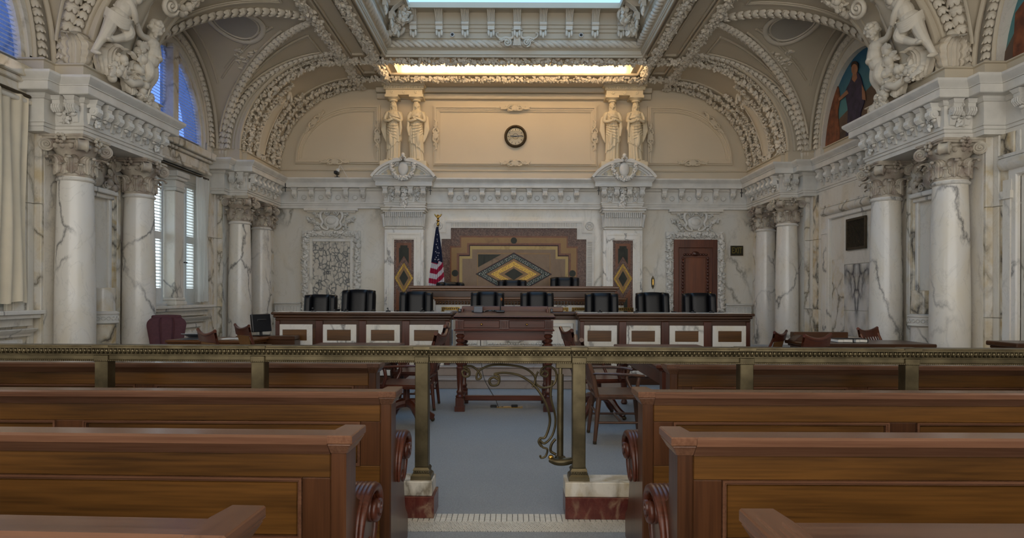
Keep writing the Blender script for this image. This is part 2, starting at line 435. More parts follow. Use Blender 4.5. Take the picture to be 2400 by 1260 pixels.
# square tiles, then a finer basket-weave band
tm = mesh_from(MB().frustum((-.0155, .0155, -.0155, .0155), (-.0145, .0145, -.0145, .0145), -.006, .001), 'tile', M['tile'], 0)
for r in range(4):
    for k in range(56):
        obj('tile', tm, ft, (-.95 + k * .0345, 3.967 + r * .0345, 0))
sm_ = MB()
for r in range(9):
    for k in range(130):
        x = -.98 + k * .0152 + (.0076 if r % 2 else 0); y = 3.79 + r * .0185
        sm_.box(x, x + (.0125 if (k + r) % 3 else .009), y, y + .0155, -.006, .0005)
stuff(sm_.build('basket_weave_tiles', M['tile'], ft, smooth=0))

# platform of the bench: three marble steps and a carpeted floor
pl = MB()
pl.box(-6.0, 6.0, 10.2, 12.4, 0, .45); pl.box(-3.2, 3.2, 12.4, YB, 0, .7)
po = pl.build('floor_platform', M['carpet'], smooth=0); struct(po, 'raised floor behind the counters')
for i, (y0, z1) in enumerate(((9.5, .15), (9.85, .30), (10.18, .45))):
    b = MB().box(-1.6, 1.6, y0, 10.4, z1 - .15, z1 - .03).box(-1.6, 1.6, y0 - .025, 10.4, z1 - .03, z1)
    b.build('step', M['step'], po, smooth=0, bevel=.008)

# ---- side walls
def side_wall(s):
    b = MB(); X = lambda x: s * x
    left = s < 0
    for c, w in BAYS:
        y0, y1 = c - 1.3, c + 1.3
        if left:
            b.box(X(WX), X(6.65), c - 2.4, c + 2.4, 0, 1.18)
            b.box(X(WX), X(6.65), c - 2.4, y0, 1.18, 4.4); b.box(X(WX), X(6.65), y1, c + 2.4, 1.18, 4.4)
            b.box(X(WX), X(6.65), y0, y1, 3.78, 4.3)
        else:
            b.box(X(WX), X(6.65), c - 2.4, c + 2.4, 0, 3.5)
        # lunette wall above the spring
        n = 28; hw, rs = (1.32, 1.62) if left else (1.36, 1.66)
        zb = 4.3 if left else 4.2
        o = []; i_ = []
        for k in range(n + 1):
            q = -cos(pi * k / n); u = sin(pi * k / n)
            o.append((c + 2.0 * q, zb + 2.45 * u)); i_.append((c + hw * q, zb + rs * u))
        for k in range(n):
            x0, x1 = X(WX - .03), X(6.65)
            vs = [(x0, *o[k]), (x0, *o[k + 1]), (x0, *i_[k + 1]), (x0, *i_[k]), (x1, *o[k]), (x1, *o[k + 1]), (x1, *i_[k + 1]), (x1, *i_[k])]
            b.add(vs, [(0, 1, 2, 3), (7, 6, 5, 4), (3, 2, 6, 7), (0, 4, 5, 1)])
        b.box(X(WX - .03), X(6.65), c - 2.4, c - hw, 4.1, 4.45); b.box(X(WX - .03), X(6.65), c + hw, c + 2.4, 4.1, 4.45)
    for y0, y1 in ARCHES:
        b.box(X(6.5), X(6.65), y0 - .3, y1 + .3, 0, 6.6); b.box(X(6.04), X(6.65), y0 - .05, min(y1 + .05, YB), 4.1, 4.43); b.box(X(6.2), X(6.65), y0 - .36, min(y1 + .36, YB), 4.1, 4.43)
    b.box(X(6.5), X(6.65), -2.6, 0, 0, 6.6)
    o = b.build('wall_left' if left else 'wall_right', M['marble_w'], smooth=0)
    struct(o, 'white marble wall with tall shuttered windows' if left else 'white marble wall below a painted lunette')
    return o
WL = side_wall(-1); WR = side_wall(1)
bw = MB().box(-6.65, 6.65, YB, YB + .2, 0, 3.9)
WB = bw.build('wall_back', M['marble_w'], smooth=0); struct(WB, 'white marble wall behind the bench')
# cream plaster lunette of the back wall above the entablature
ap = [(-5.9, 3.9)] + [(-(XF + 2.3 * sin(pi / 2 * k / 24)), SPR + 2.1 * cos(pi / 2 * k / 24)) for k in range(24, -1, -1)] + \
     [(XF + 2.3 * sin(pi / 2 * k / 24), SPR + 2.1 * cos(pi / 2 * k / 24)) for k in range(25)] + [(5.9, 3.9)]
LUN = MB().prism(ap, YB - .045, YB + .2, 'y').build('lunette', M['wallcream'], WB, smooth=0)

# ---- marble slabs on the piers and side walls (each its own piece)
def slab(par, x0, x1, y0, y1, z0, z1, m='marble_s'):
    return MB().box(x0, x1, y0, y1, z0, z1).build('marble_slab', M[m], par, smooth=0, bevel=.006)
for s, W in ((-1, WL), (1, WR)):
    for (pa, pb) in ((8.3, 10.2), (13.42, YB), (3.6, 5.5)):
        ends = [pa, pb]
        # pier core and stepped strips that face the camera
        core = MB().box(s * 6.1, s * 6.5, pa + .02, pb - .02, 0, 3.5).build('pier_core', M['marble'], W, smooth=0)
        for z0, z1 in ((.02, 1.12), (1.125, 2.55), (2.555, 3.46)):
            slab(W, s * 6.105, s * 6.2, pa - .03, pa + .02, z0, z1, 'marble_s')
            slab(W, s * 6.20, s * 6.26, pa - .12, pa + .02, z0, z1, 'marble_w')
            slab(W, s * 6.22, s * 6.27, pa - .34, pa - .12, z0, z1, 'marble_y' if s > 0 else 'marble_s')
            slab(W, s * 6.235, s * 6.28, pa - .42, pa - .34, z0, z1, 'marble_w')
            if pb < 15:
                slab(W, s * 6.14, s * 6.25, pb - .02, pb + .06, z0, z1, 'marble_w')
                slab(W, s * 6.20, s * 6.26, pb + .06, pb + .24, z0, z1, 'marble_s')

# right bay: bookmatched panel, hood mould and corner blocks
for c in (11.6, 6.9):
    hv = marble('bookmatched_marble', 'd6d3cd', 'cdbf9e', '2f333b', 1.5, .06, .95, .2, .5, dens=.4, mirror=11.615) if c > 10 else M['marble_w']
    M['book'] = hv
    for (a, b, z0, z1, m) in ((c + .02, c + .46, 1.13, 1.98, 'book'), (c - .46, c + .015, 1.13, 1.98, 'book'), (c + .02, c + .46, .66, 1.125, 'book'), (c - .46, c + .015, .66, 1.125, 'book'),
                              (c + .47, c + .92, .66, 2.1, 'marble_s'), (c - .92, c - .47, .66, 2.1, 'marble_s'), (c - .46, c + .46, 1.985, 2.95, 'marble_w')):
        slab(WR, WX - .02, WX + .02, a, b, z0, z1, m)
    f = MB().frame([(c - 1.12, .5), (c + 1.12, .5), (c + 1.12, 3.0), (c - 1.12, 3.0)], [(c - .98, .64), (c + .98, .64), (c + .98, 2.9), (c - .98, 2.9)], WX - .06, WX + .02, 'x')
    f.build('panel_moulding', M['marble'], WR, smooth=0, bevel=.015)
    h = MB().tube([(WX - .05, c - 1.2, 3.06), (WX - .05, c + 1.2, 3.06)], .085, 14).box(WX - .09, WX + .02, c - 1.25, c + 1.25, 3.14, 3.18)
    h.build('hood_moulding', M['marble_s'], WR)
    for q in (-1, 1):
        k = MB().box(WX - .1, WX + .02, c + q * 1.12 - .09, c + q * 1.12 + .09, 2.62, 2.72).box(WX - .07, WX + .02, c + q * 1.12 - .07, c + q * 1.12 + .07, 2.72, 2.86).box(WX - .078, WX + .02, c + q * 1.12 - .06, c + q * 1.12 + .06, .6, 2.62)
        k.build('corner_block', M['marble'], WR, smooth=0)

# window sills and panels under the windows
for c in (11.6, 6.9):
    b = MB()
    b.box(-6.3, -6.03, c - 1.36, c + 1.36, 1.13, 1.18); b.box(-6.3, -6.07, c - 1.33, c + 1.33, 1.08, 1.13); b.box(-6.3, -6.16, c - 1.31, c + 1.31, .98, 1.08)
    b.prism([(-6.3, .95), (-6.08, .95), (-6.1, .92), (-6.17, .88), (-6.17, .85), (-6.3, .85)], c - 1.3, c + 1.3, 'y')
    b.build('window_sill', M['marble'], WL, smooth=30, bevel=.006)
    f = MB().frame([(c - 1.2, .1), (c + 1.2, .1), (c + 1.2, .82), (c - 1.2, .82)], [(c - 1.12, .18), (c + 1.12, .18), (c + 1.12, .74), (c - 1.12, .74)], -6.2, -6.3, 'x')
    f.build('panel_moulding', M['marble'], WL, smooth=0, bevel=.012)
    b = MB()
    for q in (-1, 1):
        b.tube([(-6.2, c + q * (.3 + .07 * k), .62 + .03 * sin(k * 1.7)) for k in range(10)], [.03 + .014 * (k % 2) for k in range(10)], 8)
        for k in range(10): b.ell((-6.19, c + q * (.3 + .07 * k), .62), (.03, .045, .05 + .02 * (k % 3)), 6, 5)
    b.build('carved_swag', M['marble_c'], WL)

# ---- ceiling: flat, groin webs, arch bands
cl = MB()
T = .15
cl.box(-3.66, -2.66, -2.6, YB + .2, CZ + .06, CZ + .2); cl.box(2.66, 3.66, -2.6, YB + .2, CZ + .06, CZ + .2)
cl.box(-2.7, 2.7, -2.6, 4.5, CZ + .06, CZ + .2); cl.box(-2.9, 2.9, 13.46, 13.755, CZ + .0, CZ + .2); cl.box(-2.9, 2.9, 14.695, YB + .2, CZ + .0, CZ + .2)
N = 20
for s in (-1, 1):
    for c, w in BAYS:
        for q in (-1, 1):     # cove triangles either side of the groins
            def fn(u, v, s=s, c=c, w=w, q=q):
                t = sin(pi / 2 * u); x, z = cove(t, XW); y = c + q * w * (t + (1 - t) * v)
                return (s * x, y, z)
            cl.grid(fn, N, 8)
        def fv(u, v, s=s, c=c, w=w):
            q = -cos(pi * u); y, z = arch_pt(q, c, w); x = XF + (XW - XF) * abs(q)
            return (s * (x + (6.5 - x) * v), y, z)
        cl.grid(fv, 2 * N, 8)
    for y0, y1 in ARCHES:
        prof = [(XA, 4.1)] + [cove(sin(pi / 2 * k / N), XA) for k in range(N, -1, -1)]
        for i in range(len(prof) - 1):
            a, b = prof[i], prof[i + 1]
            cl.add([(s * a[0], y0, a[1]), (s * b[0], y0, b[1]), (s * b[0], y1, b[1]), (s * a[0], y1, a[1])], [(0, 1, 2, 3)])
        outer = [(6.5, 4.1)] + [(cove(sin(pi / 2 * k / N), XW)[0] + .02, cove(sin(pi / 2 * k / N), XW)[1] + .02) for k in range(N, -1, -1)]
        for yy in (y0, y1):
            for i in range(len(prof) - 1):
                a, b, o0, o1 = prof[i], prof[i + 1], outer[i], outer[i + 1]
                cl.add([(s * a[0], yy, a[1]), (s * b[0], yy, b[1]), (s * o1[0], yy, o1[1]), (s * o0[0], yy, o0[1])], [(0, 1, 2, 3)])
CE = cl.build('ceiling', M['plaster'], smooth=40, weld=True); struct(CE, 'cream plaster groin vault and flat ceiling')
rf = MB().box(-6.8, 6.8, -2.6, 15.8, 7.6, 7.7).box(-6.8, -6.66, -2.6, 15.8, 6.3, 7.6).box(6.66, 6.8, -2.6, 15.8, 6.3, 7.6).box(-6.8, 6.8, 15.7, 15.8, 0, 7.6).box(-6.8, 6.8, -2.6, -2.55, 6.3, 7.6)  # unseen box, added to keep outside light from leaking past the vaults
struct(rf.build('roof', M['plaster'], smooth=0), 'unseen roof shell added above the vaults to stop light leaks')

# ------------------------------------------------------------ carved ornament generators
def leaf_mesh(L=1.0, W=.5, curl=.35, n=20, name='leaf', m=None, thick=.05, rip=.035, tipped=True):
    """acanthus leaf standing on z, lobed edge, ribbed face, curling forward (-y) at its tip"""
    b = MB()
    def fn(u, v, dy=0.0):
        q = 2 * u - 1; a = max(0, v - .42) / .58
        env = (.5 + .62 * sin(pi * min(1, v * .8 + .12))) * (1 - .55 * max(0, v - .6) / .4)
        wid = W * env * (1 + .26 * abs(sin(4.5 * pi * v)) ** .6 - .1)
        z = L * (v * .92 + .09 * abs(q) * (1 - .5 * v) - .30 * a ** 4)
        y = -curl * L * a ** 2.2 - .16 * L * (1 - q * q) * (1 - .3 * a) + rip * L * cos(7 * pi * q) * (1 - .6 * (1 - abs(q)) ** 3) - .05 * L * abs(sin(4.5 * pi * v)) * abs(q)
        return (.5 * wid * q, y + dy, z)
    b.grid(lambda u, v: fn(u, v), 16, n); b.grid(lambda u, v: fn(u, v, thick * L), 16, n, flip=True)
    sp = [fn(.5, v / 10) for v in range(11)]; tip = sp[-1]
    b.tube([(p[0], p[1] - .005 * L, p[2]) for p in sp], [.04 * L * (1 - .06 * i) for i in range(11)], 6)
    if tipped: b.ell((tip[0], tip[1] - .02 * L, tip[2] - .02 * L), (W * .2, .06 * L, .06 * L), 8, 6)
    return mesh_from(b, name, m or M['plaster2'], 60)

def garland(path, nrm, r, step=None, kind='husk', mb=None, seed=1):
    """high-relief garland along points; nrm(i) faces into the room"""
    rnd = random.Random(seed); b = mb or MB()
    pts = [V(p) for p in path]; L = [0]
    for i in range(1, len(pts)): L.append(L[-1] + (pts[i] - pts[i - 1]).length)
    tot = L[-1]; step = step or r * 1.1; n = max(2, int(tot / step)); j = 0
    for k in range(n):
        d = (k + .5) * tot / n
        while j < len(L) - 2 and L[j + 1] < d: j += 1
        f = (d - L[j]) / max(1e-6, L[j + 1] - L[j]); p = pts[j].lerp(pts[j + 1], f)
        t = (pts[j + 1] - pts[j]).normalized(); no = V(nrm(p)) if callable(nrm) else V(nrm)
        no = (no - t * no.dot(t)).normalized(); sd = t.cross(no)
        if kind == 'husk':        # overlapping bell cups
            for a in (-1.15, -.4, .4, 1.15):
                dr = (no * cos(a) + sd * sin(a))
                c = p + dr * (r * .5); R = basis(t * .92 + dr * .42, dr)
                b.ell(c, (r * .22, r * .36, r * .78), 6, 5, rot=R)
            if k % 2 == 0: b.ell(p + no * r * .25, (r * .5, r * .8, r * .35), 8, 4, rot=basis(t, no))
        elif kind == 'leaf':      # dense leaves and berries
            for q in range(6):
                a = rnd.uniform(-1.45, 1.45); dr = no * cos(a) + sd * sin(a)
                c = p + dr * (r * rnd.uniform(.35, .75)) + t * rnd.uniform(-.5, .5) * step
                R = basis(t * rnd.uniform(-.2, 1) + dr * .5 + sd * rnd.uniform(-.9, .9), dr)
                b.ell(c, (r * .13, r * .28, r * rnd.uniform(.36, .55)), 6, 5, rot=R)
            b.ell(p + no * r * .6 + sd * rnd.uniform(-.4, .4) * r, r * rnd.uniform(.2, .32), 6, 5)
        elif kind == 'fruit':
            for q in range(3):
                a = rnd.uniform(-1.3, 1.3); dr = no * cos(a) + sd * sin(a); rr = r * rnd.uniform(.34, .55)
                b.ell(p + dr * r * rnd.uniform(.3, .7) + t * rnd.uniform(-.5, .5) * step, (rr, rr, rr * 1.05), 8, 6)
            for q in range(3):
                a = rnd.uniform(-1.5, 1.5); dr = no * cos(a) + sd * sin(a)
                b.ell(p + dr * r * .8 + t * rnd.uniform(-.5, .5) * step, (r * .14, r * .34, r * .6), 6, 5, rot=basis(sd * sin(a) + t * rnd.uniform(-1, 1), dr))
            if k % 3 == 0:
                for q in range(8): b.ell(p + no * r * rnd.uniform(.5, .9) + t * rnd.uniform(-.5, .5) * r + sd * rnd.uniform(-.6, .6) * r, r * .16, 5, 4)
        elif kind == 'egg':
            b.ell(p + no * r * .3, (r * .62, r * .55, r * .5), 8, 6, rot=basis(t, no))
    return b

def scroll(b, c, r, nrm, xdir, turns=2.2, a0=0, sgn=1, w=.28, tail=None):
    """spiral volute ridge in the plane of nrm; xdir is its local x"""
    no = V(nrm).normalized(); x = (V(xdir) - no * V(xdir).dot(no)).normalized(); y = no.cross(x)
    sp = spiral((0, 0), r, r * .12, turns, a0, int(14 * turns), sgn)
    pts = [V(c) + x * q[0] + y * q[1] + no * (.25 * r * (i / len(sp))) for i, q in enumerate(sp)]
    if tail: pts = [V(q) for q in tail] + pts
    k = len(pts); b.tube(pts, [r * w * (.75 + .25 * min(1, i / 6)) * (1 - .55 * i / k) for i in range(k)], 6, up=no)
    b.ell(V(c) + no * r * .2, (r * .2,) * 3, 8, 5); return b

# ------------------------------------------------------------ entablature all round the room
R_ = [(6.0, -2.5), (6.0, 7.88), (5.72, 7.88), (5.72, 8.08), (5.35, 8.08), (5.35, 10.45), (5.72, 10.45), (5.72, 10.65), (6.0, 10.65), (6.0, 12.95), (5.72, 12.95), (5.72, 13.2), (5.35, 13.2), (5.35, 15.15)]
B_ = [(3.32, 15.15), (3.32, 14.92), (1.84, 14.92), (1.84, 15.15)]
path = R_ + B_ + [(-x, y) for x, y in B_[::-1]] + [(-(6.1 if x == 6.0 else x), y) for x, y in R_[::-1]]
EP = [(.75, 4.16), (0, 4.16), (0, 4.13), (.008, 4.115), (.03, 4.09), (.052, 4.065), (.06, 4.055), (.06, 4.045), (.075, 4.045), (.075, 3.945), (.085, 3.935), (.205, 3.935), (.205, 3.905), (.232, 3.875),
      (.25, 3.87), (.25, 3.60), (.228, 3.595), (.228, 3.57), (.245, 3.565), (.245, 3.525), (.262, 3.52), (.262, 3.46), (.8, 3.46)]
EN = MB().sweep(path, EP, side=-1).build('trim_1', M['marble_c'], smooth=20); struct(EN, 'white marble entablature with cornice running round the room')
TB = MB().sweep(path, [(.9, 4.40), (.27, 4.40), (.24, 4.385), (.24, 4.37), (.27, 4.36), (.27, 4.2), (.23, 4.18), (.23, 4.155), (.9, 4.155)], side=-1)
TB.build('blocking_course', M['plaster'], EN, smooth=20)

# modillion bracket: +y faces out of the wall, origin on the frieze face under the soffit
def modillion():
    b = MB()
    b.frustum((-.05, .05, 0, .13), (-.075, .075, 0, .155), -.05, 0); b.box(-.05, .05, 0, .12, -.10, -.05)
    b.tube([(-.058, .085, -.145), (.058, .085, -.145)], .055, 12)
    for sx in (-1, 1): b.tube([(sx * .06, .085, -.145), (sx * .068, .085, -.145)], .028, 8)
    for k in range(4): b.tube([(-.042 + k * .028, .03, -.09), (-.042 + k * .028, .095, -.088), (-.042 + k * .028, .138, -.12), (-.042 + k * .028, .142, -.155), (-.042 + k * .028, .1, -.2)], .012, 5)
    b.frustum((-.035, .035, 0, .02), (-.05, .05, 0, .06), -.31, -.17)
    for k in range(3): b.tube([(-.03 + k * .03, .035, -.19), (-.026 + k * .026, .012, -.31)], .009, 5)
    b.ell((0, .06, -.215), (.04, .03, .03), 8, 5)
    return mesh_from(b, 'modillion', M['marble_c'], 40)
MOD = modillion()
DISC = mesh_from(MB().lathe([(.062, 0), (.062, .02), (.05, .03), (.045, .022), (0, .026)], 20, tf=MX.Rotation(-pi / 2, 4, 'X')), 'patera', M['marble_c'], 30)
drop_rnd = random.Random(3)
def drop_mesh():
    b = garland([(0, .02, 0), (0, .03, -.15), (0, .02, -.34)], (0, 1, 0), .055, .05, 'fruit', seed=5)
    b.ell((0, .04, .0), (.035, .03, .03), 8, 6); return mesh_from(b, 'fruit_drop', M['marble_c'], 60)
DROP = drop_mesh()
def face_run(p, q, n, nrm_ang, disc=True, drops=()):
    for k in range(n):
        t = (k + .5) / n; x = p[0] + (q[0] - p[0]) * t; y = p[1] + (q[1] - p[1]) * t
        obj('modillion', MOD, EN, (x, y, 3.93), (0, 0, nrm_ang))
        if disc and k < n - 1:
            t = (k + 1) / n; obj('patera', DISC, EN, (p[0] + (q[0] - p[0]) * t, p[1] + (q[1] - p[1]) * t, 3.72), (0, 0, nrm_ang))
    for t in drops: obj('fruit_drop', DROP, EN, (p[0] + (q[0] - p[0]) * t, p[1] + (q[1] - p[1]) * t, 3.93), (0, 0, nrm_ang))
d = .25
for s in (-1, 1):
    a = pi / 2 if s > 0 else -pi / 2                        # brackets on the right wall face -x
    face_run((s * (5.35 + d), 8.08 + d), (s * (5.35 + d), 10.45 - d), 8, a, True, (.12, .88))
    face_run((s * (5.35 + d), 13.2 + d), (s * (5.35 + d), 15.15), 7, a, True, (.14, .86))
    for y in (8.08 + d, 13.2 + d):
        face_run((s * (5.35 + d), y), (s * (5.72 + d), y), 2, pi, False, (.5,))
    if s > 0:
        face_run((6.0 + d, 10.65 - .1), (6.0 + d, 12.95 + .1), 8, a); face_run((6.0 + d, 4.2), (6.0 + d, 7.95), 13, a)
for x0, x1, n in ((-5.45, -3.4, 5), (-1.84 + .15, 1.84 - .15, 9), (3.4, 5.45, 5)):
    face_run((x0, 15.15 + d), (x1, 15.15 + d), n, pi)
for s in (-1, 1):
    face_run((s * 2.58 - .6, 14.92 + d), (s * 2.58 + .6, 14.92 + d), 4, pi, False, (.25, .5, .75))
    b = garland([(s * 2.58, 15.13, 3.9), (s * 2.58, 15.1, 3.45)], (0, -1, 0), .085, .06, 'fruit', seed=9)
    b.build('fruit_drop', M['marble_c'], EN, smooth=60)

# ------------------------------------------------------------ columns
def volute_mesh():
    """corner volute: disc with spiral on both faces, axis x, standing at radius on +y"""
    b = MB()
    b.tube([(-.055, 0, 0), (-.03, 0, 0), (.03, 0, 0), (.055, 0, 0)], [.085, .07, .07, .085], 16)
    for sx in (-1, 1): scroll(b, (sx * .055, 0, 0), .078, (sx, 0, 0), (0, 1, 0), 2.2, pi / 2, sx, .22)
    b.tube([(0, -.26, .06), (0, -.15, .075), (0, -.04, .085)], [.05, .05, .05], 8)
    return mesh_from(b, 'volute', M['capital'], 50)
VOL = volute_mesh()
LEAF_S = leaf_mesh(.2, .15, .4, name='acanthus_leaf', m=M['capital'])
LEAF_L = leaf_mesh(.32, .16, .42, name='acanthus_leaf', m=M['capital'])
def capital(parent, z, r, a0=0, a1=2 * pi):
    b = MB(); H = .53
    b.lathe([(r * 1.0, 0), (r * 1.06, .03), (r, .06), (r * 1.02, .3), (r * 1.25, .36), (r * 1.32, .4), (r * 1.05, .44), (r * 1.05, .47)], 24, (0, 0, 0))
    for k in range(16):
        a = 2 * pi * k / 16; b.ell((r * 1.27 * cos(a), r * 1.27 * sin(a), .385), (.035, .035, .04), 6, 5)
    # abacus with concave sides
    ab = []
    R = .385
    for k in range(4):
        c0 = pi / 4 + k * pi / 2
        for i in range(8):
            t = i / 8; a = c0 + t * pi / 2; rad = R * (1 - .34 * sin(pi * t)) if i else R
            ab.append((rad * cos(a), rad * sin(a)))
    b.prism(ab, .47, .5, 'z'); b.prism([(x * 1.05, y * 1.05) for x, y in ab], .5, H, 'z')
    for k in range(4):
        a = k * pi / 2; rr = .30
        for j in range(7): b.ell((rr * cos(a) + .05 * cos(j) * -sin(a), rr * sin(a) + .05 * cos(j) * cos(a), .47 + .05 * sin(j)), (.025,) * 3, 6, 5)
    cap = b.build('capital', M['capital'], parent, 50, loc=(0, 0, z))
    for k in range(4):
        a = pi / 4 + k * pi / 2; obj('volute', VOL, cap, (.335 * cos(a), .335 * sin(a), .395), (0, 0, a - pi / 2))
    for k in range(8):
        a = 2 * pi * k / 8; obj('acanthus_leaf', LEAF_S, cap, (r * .98 * cos(a), r * .98 * sin(a), .02), (0, 0, a + pi / 2))
        a += pi / 8; obj('acanthus_leaf', LEAF_L, cap, (r * .96 * cos(a), r * .96 * sin(a), .03), (0, 0, a + pi / 2))
    return cap
def column(x, y, label):
    t = thing('marble_column', label, 'column', (x, y, 0))
    rb, rt, H = .238, .205, 2.93
    prof = [(rb * (1 - (1 - rt / rb) * max(0, (k / 20 - .3) / .7) ** 1.6), .28 + (H - .34) * k / 20) for k in range(21)]
    MB().lathe(prof, 40).build('shaft', M['marble'], t, 40)
    MB().lathe([(rt, H - .06), (rt + .018, H - .055), (rt + .028, H - .035), (rt + .018, H - .015), (rt + .005, H - .01), (rt + .005, H)], 36).build('neck_ring', M['marble'], t, 50)
    bs = MB().lathe([(rb + .08, .1), (rb + .1, .13), (rb + .08, .17), (rb + .04, .19), (rb + .06, .23), (rb + .03, .26), (rb, .28)], 36).box(-.34, .34, -.34, .34, 0, .1)
    bs.build('base', M['marble'], t, 50)
    capital(t, H, rt); return t
PAT = {-1: 'beside the curtain at the left edge', 1: 'with a long dark vein beside the right-hand wall'}
column(-5.85, 8.55, 'nearest left white marble column, beside the ivory curtain')
column(5.85, 8.58, 'nearest right white marble column, in front of the stepped veined strips')
column(-5.85, 10.0, 'white marble column left of the shuttered window, behind the burgundy chair')
column(5.85, 10.05, 'white marble column just right of the wall vent')
column(-5.85, 13.69, 'white marble column right of the shuttered window and white curtain')
column(5.85, 13.69, 'white marble column left of the bookmatched wall panel, third from right edge')
column(-5.85, 14.85, 'far left column in the corner, next to the back wall')
column(5.85, 14.85, 'far right column in the corner, near the exit sign')
# half pilasters in the far corners
for s in (-1, 1):
    t = thing('corner_pilaster', 'slim marble pilaster in the far %s corner of the room' % ('left' if s < 0 else 'right'), 'pilaster', (s * 5.98, 15.42, 0))
    MB().box(-.18, .18, -.12, .1, 0, 2.93).build('shaft', M['marble_s'], t, 0, bevel=.012)
    capital(t, 2.93, .19)

# niche fittings between the near columns: stub pedestal, panel, hood and carved cartouche
for s in (-1, 1):
    sd = 'left' if s < 0 else 'right'
    W = WL if s < 0 else WR
    t = thing('stub_pedestal', 'short veined marble half-column pedestal between the two near %s columns' % sd, 'pedestal', (s * 5.98, 9.32, 0))
    MB().lathe([(.17, 0), (.17, .95)], 28).build('lower_drum', M['marble_y' if s < 0 else 'marble'], t)
    MB().lathe([(.17, .95), (.205, .97), (.205, .985), (.2, .99), (.2, 1.09), (.21, 1.10), (.21, 1.12), (.17, 1.14)], 32).build('carved_band', M['marble_c'], t)
    b = MB()
    for k in range(20):
        a = 2 * pi * k / 20
        b.lathe([(.03, 0), (.024, .008), (.016, .002)], 10, cap=False, tf=MX.Translation((.2 * cos(a), .2 * sin(a), 1.04)) @ MX.Rotation(a, 4, 'Z') @ MX.Rotation(pi / 2, 4, 'Y'))
    b.build('chain_relief', M['marble_c'], t)
    MB().lathe([(.165, 1.14), (.16, 1.47), (.15, 1.48)], 28).build('upper_drum', M['marble_s' if s < 0 else 'marble_y'], t)
    x = s * 6.1
    f = MB().frame(rect(8.98, 9.72, 1.3, 2.9), rect(9.03, 9.58, 1.35, 2.84), x - s * .05, x + s * .02, 'x'); f.build('niche_frame', M['marble'], W, 0, bevel=.008)
    MB().box(x - s * .012, x + s * .02, 9.03, 9.58, 1.35, 2.84).build('niche_panel', M['marble_w'], W, 0)
    MB().box(x - s * .13, x, 8.9, 9.68, 2.86, 2.93).box(x - s * .08, x, 8.95, 9.66, 2.8, 2.86).build('niche_hood', M['marble'], W, 0, bevel=.01)
    for yy, m in ((9.64, 'marble_y'), (9.74, 'marble_s')):
        MB().box(x - s * .07, x + s * .02, yy, yy + .09, .0, 3.2).build('marble_strip', M[m], W, 0, bevel=.008)
    b = MB()      # cartouche and fruit above the hood
    b.ell((x - s * .06, 9.28, 3.14), (.05, .16, .2), 14, 10)
    scroll(b, (x - s * .07, 9.1, 3.0), .07, (-s, 0, 0), (0, 1, 0), 1.8); scroll(b, (x - s * .07, 9.46, 3.0), .07, (-s, 0, 0), (0, -1, 0), 1.8)
    garland([(x - s * .05, 9.52, 3.42), (x - s * .05, 9.56, 3.15), (x - s * .05, 9.64, 2.96)], (-s, 0, 0), .11, .07, 'fruit', b, 4)
    garland([(x - s * .05, 9.04, 3.42), (x - s * .05, 9.0, 3.15), (x - s * .05, 8.96, 2.98)], (-s, 0, 0), .09, .07, 'fruit', b, 6)
    b.build('carved_cartouche', M['capital'], W, 50)

